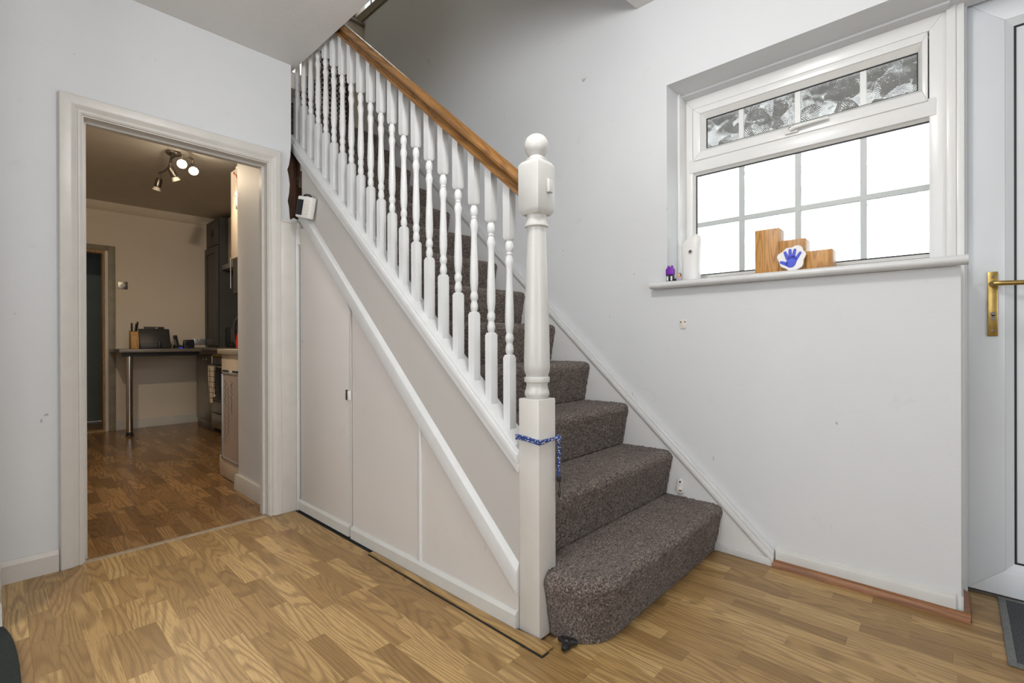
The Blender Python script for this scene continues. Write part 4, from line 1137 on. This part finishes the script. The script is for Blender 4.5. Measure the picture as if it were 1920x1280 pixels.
def wall_fitting(name, x0, x1, z0, z1, label, cat, dbl):
    t = thing(name, ((x0 + x1) / 2, 7.0, z0), label, cat)
    B(x0, x1, 6.99, 7.0, z0, z1).build('face_plate', M['steel'] if not dbl else M['alu'], t, bevel=0.002)
    if dbl:
        for cx in (x0 + 0.038, x1 - 0.038):
            B(cx - 0.004, cx + 0.004, 6.9885, 6.9905, z0 + 0.048, z0 + 0.060).build('pin_hole', M['black'], t)
            for s in (-1, 1): B(cx + s * 0.012 - 0.004, cx + s * 0.012 + 0.004, 6.9885, 6.9905, z0 + 0.022, z0 + 0.027).build('pin_hole', M['black'], t)
            B(cx - 0.005 + 0.02, cx + 0.005 + 0.02, 6.986, 6.99, z0 + 0.055, z0 + 0.072).build('rocker', M['white_plastic'], t)
    else:
        for q in (-1, 0, 1): B((x0 + x1) / 2 + q * 0.016 - 0.006, (x0 + x1) / 2 + q * 0.016 + 0.006, 6.985, 6.99, (z0 + z1) / 2 - 0.012, (z0 + z1) / 2 + 0.012).build('rocker', M['white_plastic'], t, bevel=0.002)
    return t
wall_fitting('wall_socket', 1.685, 1.828, 0.962, 1.038, 'double brushed metal socket above the breakfast bar', 'socket', True)
wall_fitting('light_switch', 0.948, 1.036, 1.604, 1.690, 'brushed metal triple light switch beside the far door frame', 'light switch', False)

# base cabinet end with plinth, worktop, whiteboard
bc = thing('base_cabinet', (1.45, 3.85, 0), 'pale wood effect base cabinet just inside the kitchen', 'cabinet')
B(1.155, 1.74, 3.60, 4.05, 0.13, 0.905).build('carcass', M['cream_unit'], bc, bevel=0.002)
B(1.146, 1.74, 3.60, 4.075, 0.0, 0.15).build('plinth', M['cream_unit'], bc, bevel=0.002)
tag(B(1.135, 1.76, 3.585, 4.085, 0.906, 0.945).build('worktop', M['worktop_beige'], bevel=0.004), 'beige worktop slab on the pale base cabinet', 'worktop')
wbd = thing('whiteboard', (1.145, 3.82, 0.135), 'aluminium framed whiteboard with scribbles hung on the base cabinet', 'whiteboard')
B(1.143, 1.152, 3.632, 3.998, 0.142, 0.772).build('board', M['whiteboard'], wbd)
for a in ((3.625, 3.648, 0.135, 0.779), (3.982, 4.005, 0.135, 0.779), (3.625, 4.005, 0.135, 0.152), (3.625, 4.005, 0.762, 0.779)):
    B(1.138, 1.154, *a).build('frame', M['alu'], wbd, bevel=0.002)
sc = MB()
for c in range(3):
    y = 3.93 - 0.07 * c; z = 0.72 - 0.05 * (c % 2); pts = []
    for q in range(34 - 8 * c):
        pts.append((1.1425, y + 0.015 * math.sin(q * 2.1 + c) + random.uniform(-0.012, 0.012), z)); z -= 0.014
    sc.tube(pts, 0.0012, 4)
sc.build('handwriting', M['black'], wbd)
for nme, y, mt in (('marker_pen', 3.93, M['toy_dark']), ('marker_pen', 3.72, M['black'])):
    tag(MB().tube([(1.146, y - 0.05, 0.7865), (1.146, y + 0.05, 0.7865)], 0.007, 10).build(nme, mt), 'dark marker pen lying on top of the whiteboard frame, ' + ('nearer the far wall' if y > 3.8 else 'nearer the kitchen doorway'), 'pen', 'marker pens on the whiteboard')

# stainless dishwasher and cooker under the worktop
dw = thing('dishwasher', (1.9, 6.35, 0), 'brushed steel dishwasher next to the breakfast bar', 'dishwasher')
B(1.63, 2.20, 6.06, 6.66, 0.10, 0.845).build('body', M['steel'], dw, bevel=0.006)
B(1.64, 2.20, 6.07, 6.65, 0.0, 0.12).build('kick_plate', M['nickel'], dw, bevel=0.004)
for y in (6.25, 6.36):
    MB().lathe([(0.014, 0), (0.013, 0.010)], mx=Matrix.Translation((1.632, y, 0.80)) @ Matrix.Rotation(-math.pi / 2, 4, 'Y'), seg=14).build('button', M['chrome'], dw)
ck = thing('cooker', (1.9, 5.75, 0), 'stainless steel cooker with drawers and oven handle', 'cooker')
B(1.63, 2.20, 5.46, 6.04, 0.06, 0.90).build('body', M['steel'], ck, bevel=0.006)
B(1.618, 1.632, 5.48, 6.02, 0.37, 0.76).build('oven_door', M['black'], ck, bevel=0.006)
for z0, z1 in ((0.235, 0.355), (0.09, 0.225)):
    B(1.614, 1.632, 5.48, 6.02, z0, z1).build('drawer', M['steel'], ck, bevel=0.004)
MB().tube([(1.585, 5.52, 0.735), (1.585, 5.99, 0.735)], 0.010, 10).build('handle', M['chrome'], ck)
for q in range(5):
    MB().lathe([(0.018, 0), (0.016, 0.024)], mx=Matrix.Translation((1.632, 5.55 + 0.1 * q, 0.85)) @ Matrix.Rotation(-math.pi / 2, 4, 'Y'), seg=14).build('knob', M['brass'], ck)
for y in (5.5, 6.0):
    MB().lathe([(0.02, 0), (0.02, 0.06)], 1.70, y, 0, 10).build('foot', M['black'], ck)
tag(B(1.612, 2.358, 5.46, 6.998, 0.902, 0.930).build('worktop', M['worktop'], bevel=0.004), 'dark speckled worktop above the steel dishwasher', 'worktop')
tw = MB(); v = []; f = []; nu, nv = 13, 26
for i in range(nv):
    t = i / (nv - 1); z = 0.748 - 0.40 * t
    for j in range(nu):
        s = j / (nu - 1)
        wdt = 0.19 + 0.02 * math.sin(3 * t)
        v.append((1.570 - 0.010 * math.sin(s * 14 + 2 * t) - 0.008 * (1 - t), 5.80 + (s - 0.5) * wdt + 0.01 * math.sin(4 * t), z + (0.10 * (1 - s) * t if s < 0.55 else 0)))
for i in range(nv - 1):
    for j in range(nu - 1): f.append((i * nu + j, i * nu + j + 1, (i + 1) * nu + j + 1, (i + 1) * nu + j))
nb = len(v)
v += [(a + 0.006, b_, c_) for a, b_, c_ in v]; f += [tuple(nb + q for q in ff_[::-1]) for ff_ in f]
tag(tw._take(v, f).build('tea_towel', M['towel'], smooth=70), 'cream and black checked tea towel hanging on the cooker handle', 'tea towel')

# tall grey wall cabinet in the corner, cream wall cabinet, dark wall cabinet, hood
tc_ = thing('tall_cabinet', (1.95, 6.80, 0.93), 'tall dark grey shaker cabinet in the kitchen corner', 'cabinet')
B(1.84, 2.36, 6.52, 6.995, 0.93, 2.50).build('carcass', M['grey_unit'], tc_)
B(1.815, 1.838, 6.53, 6.985, 0.95, 2.16).build('door', M['grey_unit'], tc_, bevel=0.002)
for a in ((6.53, 6.60, 0.95, 2.16), (6.915, 6.985, 0.95, 2.16), (6.60, 6.915, 0.95, 1.03), (6.60, 6.915, 2.08, 2.16)):
    B(1.806, 1.816, *a).build('door_rail', M['grey_unit'], tc_, bevel=0.002)
B(1.826, 1.838, 6.53, 6.985, 2.18, 2.49).build('vent_panel', M['grey_unit'], tc_, bevel=0.002)
MB().lathe([(0.05, 0), (0.05, 0.006), (0.03, 0.010)], mx=Matrix.Translation((1.826, 6.75, 2.34)) @ Matrix.Rotation(-math.pi / 2, 4, 'Y'), seg=20).build('vent', M['black'], tc_)
hood = thing('cooker_hood', (2.1, 6.2, 1.85), 'slim cooker hood below a pale panel', 'cooker hood')
B(1.93, 2.36, 5.70, 6.50, 1.92, 2.50).build('housing', M['cream_unit'], hood)
B(1.86, 2.36, 5.70, 6.50, 1.865, 1.92).build('canopy', M['alu'], hood, bevel=0.004)
dc = thing('dark_wall_cabinet', (1.75, 5.1, 1.46), 'dark grey wall cabinet with long bar handle', 'cabinet')
B(1.62, 2.0, 4.75, 5.26, 1.47, 2.2).build('carcass', M['grey_unit'], dc)
B(1.60, 1.62, 4.76, 5.25, 1.475, 2.195).build('door', M['grey_unit'], dc, bevel=0.002)
MB().tube([(1.60, 5.20, 1.52), (1.565, 5.20, 1.52), (1.565, 5.20, 1.82), (1.60, 5.20, 1.82)], 0.006, 8).build('handle', M['chrome'], dc)
wc = thing('wall_cabinet', (1.5, 4.2, 1.68), 'cream wall cabinet end beside the doorway wall', 'cabinet')
B(1.345, 2.2, 3.70, 4.40, 1.675, 2.40).build('carcass', M['cream_unit'], wc, bevel=0.002)
B(1.325, 1.345, 3.71, 4.39, 1.68, 2.395).build('door', M['cream_unit'], wc, bevel=0.002)
# on top of and hanging from the cream cabinet
bg_ = MB(); v = []; f = []
for i in range(9):
    z = i / 8
    for q in range(16):
        a = 2 * math.pi * q / 16; r = (1 - 0.75 * z ** 1.5) * (1 + 0.14 * math.sin(5 * a + 3 * z) + random.uniform(-0.08, 0.08))
        v.append((1.44 + 0.10 * r * math.cos(a), 4.24 + 0.15 * r * math.sin(a), 2.401 + 0.10 * z))
for i in range(8):
    for q in range(16): f.append((i * 16 + q, i * 16 + (q + 1) % 16, (i + 1) * 16 + (q + 1) % 16, (i + 1) * 16 + q))
f += [tuple(range(16))[::-1], tuple(8 * 16 + q for q in range(16))]
tag(bg_._take(v, f).build('carrier_bag', M['bag'], smooth=30), 'crumpled white carrier bag on top of the cream wall cabinet', 'bag')
bt = thing('bottle', (1.42, 4.03, 2.401), 'bottle with dark label and pale neck on the cream wall cabinet', 'bottle')
MB().lathe([(0.030, 0.0), (0.032, 0.005), (0.032, 0.08)], 1.42, 4.03, 2.401, 18).build('label_band', M['toy_hair'], bt)
MB().lathe([(0.032, 0.08), (0.030, 0.095), (0.014, 0.115), (0.012, 0.14), (0.013, 0.145)], 1.42, 4.03, 2.401, 18).build('neck', M['bead'], bt)
rbn = thing('hanging_tag', (1.318, 4.22, 2.05), 'silver foil tag hanging on a red ribbon from the cream cabinet', 'decoration')
MB().tube([(1.332, 4.33, 2.400), (1.320, 4.30, 2.36), (1.318, 4.24, 2.335), (1.318, 4.21, 2.30), (1.318, 4.21, 2.20)], 0.004, 6).build('ribbon', M['ribbon'], rbn)
v = [(1.306 + random.uniform(0, 0.012), 4.21 + (j - 1.5) * 0.020 + random.uniform(-0.004, 0.004), 2.20 - i * 0.024) for i in range(7) for j in range(4)]
f = [(i * 4 + j, i * 4 + j + 1, i * 4 + 5 + j, i * 4 + 4 + j) for i in range(6) for j in range(3)]
nb = len(v); v += [(a + 0.004, b_, c_) for a, b_, c_ in v]; f += [tuple(nb + q for q in ff_[::-1]) for ff_ in f]
MB()._take(v, f).build('foil', M['foil'], rbn, smooth=5)
# kettle-like red and black appliance and a dark toaster on the worktop
ts = thing('microwave', (2.0, 6.27, 0.93), 'dark microwave with glass front on the kitchen worktop', 'microwave')
B(1.90, 2.25, 6.05, 6.50, 0.932, 1.17).build('body', M['darkgrey'], ts, bevel=0.006)
B(1.890, 1.902, 6.13, 6.49, 0.95, 1.155).build('door', M['screen'], ts, bevel=0.004)
kt = thing('kitchen_appliance', (1.262, 3.92, 0.945), 'red and black appliance with a curved dark handle on the beige worktop', 'appliance')
MB().lathe([(0.040, 0.0), (0.046, 0.01), (0.048, 0.05), (0.043, 0.10), (0.036, 0.12)], 1.262, 3.92, 0.946, 24).build('body', M['red'], kt)
MB().lathe([(0.037, 0.119), (0.036, 0.16), (0.022, 0.18)], 1.262, 3.92, 0.946, 20).build('lid', M['black'], kt)
MB().tube([(1.225, 3.945, 0.98), (1.212, 3.953, 1.02), (1.210, 3.955, 1.09), (1.218, 3.950, 1.15), (1.240, 3.935, 1.185), (1.262, 3.92, 1.180)], 0.011, 10).build('handle', M['darkgrey'], kt)

# ---- ceiling spotlight bar
sp = thing('spotlight_bar', (1.05, 5.0, 2.40), 'curved metal ceiling spotlight bar with four lamps in the kitchen', 'ceiling light')
MB().lathe([(0.05, 0.0), (0.055, 0.006), (0.055, 0.024)], 1.0, 4.72, 2.536, 24).build('ceiling_plate', M['nickel'], sp)
MB().tube([(0.99, 4.72, 2.536), (0.985, 4.72, 2.50)], 0.010, 10).build('stem', M['nickel'], sp)
path = [(1.11, 4.62, 2.505), (1.07, 4.58, 2.505), (1.03, 4.575, 2.505), (1.0, 4.62, 2.505), (0.985, 4.72, 2.505), (1.0, 4.82, 2.505), (1.02, 4.95, 2.505), (1.02, 5.10, 2.505), (1.0, 5.22, 2.505)]
MB().tube(path, 0.009, 10).build('bar', M['nickel'], sp)
heads = [(path[0], (-0.10, -0.70, -0.60), True), (path[2], (-0.20, -0.75, -0.40), True), (path[5], (0.45, 0.25, -0.8), False), (path[8], (-0.15, 0.30, -0.90), False)]
for i, (p, d, on) in enumerate(heads):
    p = Vector(p); d = Vector(d).normalized()
    j = p + Vector((0, 0, -0.055))
    hd_ = MB().tube([p, j], 0.006, 8)
    q = d.to_track_quat('Z', 'Y').to_matrix().to_4x4()
    mx = Matrix.Translation(j) @ q
    hd_.lathe([(0.018, -0.01), (0.024, 0.0), (0.026, 0.065), (0.022, 0.070)], mx=mx, seg=18)
    ho = hd_.build('lamp_head', M['nickel'], sp)
    MB().lathe([(0.020, 0.066), (0.030, 0.095), (0.033, 0.100)], mx=mx, seg=18).build('bulb', M['bulb'] if on else M['bulb_off'], ho)
    l = bpy.data.lights.new('halogen_spot', 'SPOT'); l.energy = 42 if on else 9; l.color = (1.0, 0.80, 0.56); l.spot_size = math.radians(95 if on else 125); l.spot_blend = 0.5; l.shadow_soft_size = 0.03
    lo = bpy.data.objects.new('halogen_spot', l); COL.objects.link(lo)
    lo.matrix_world = Matrix.Translation(j + d * 0.108) @ d.to_track_quat('-Z', 'Y').to_matrix().to_4x4()

# added kitchen fitting, out of view behind the door head: a flush downlight that lights the far end of the room
dl = thing('downlight', (0.30, 3.55, 2.50), 'small round kitchen downlight added out of view behind the door head', 'ceiling light')
MB().lathe([(0.05, 2.50), (0.055, 2.505), (0.06, 2.559)], 0.30, 3.55, 0, 24).build('housing', M['nickel'], dl)
MB().lathe([(0.040, 2.494), (0.042, 2.501)], 0.30, 3.55, 0, 20).build('bulb', M['bulb'], dl)
l = bpy.data.lights.new('added_downlight_beam', 'SPOT'); l.energy = 70; l.color = (1.0, 0.82, 0.60); l.spot_size = math.radians(120); l.spot_blend = 0.6; l.shadow_soft_size = 0.035
lo = bpy.data.objects.new('added_downlight_beam', l); COL.objects.link(lo)
_d = Vector((0.26, 0.80, -0.60)).normalized()
lo.matrix_world = Matrix.Translation((0.30, 3.57, 2.48)) @ _d.to_track_quat('-Z', 'Y').to_matrix().to_4x4()
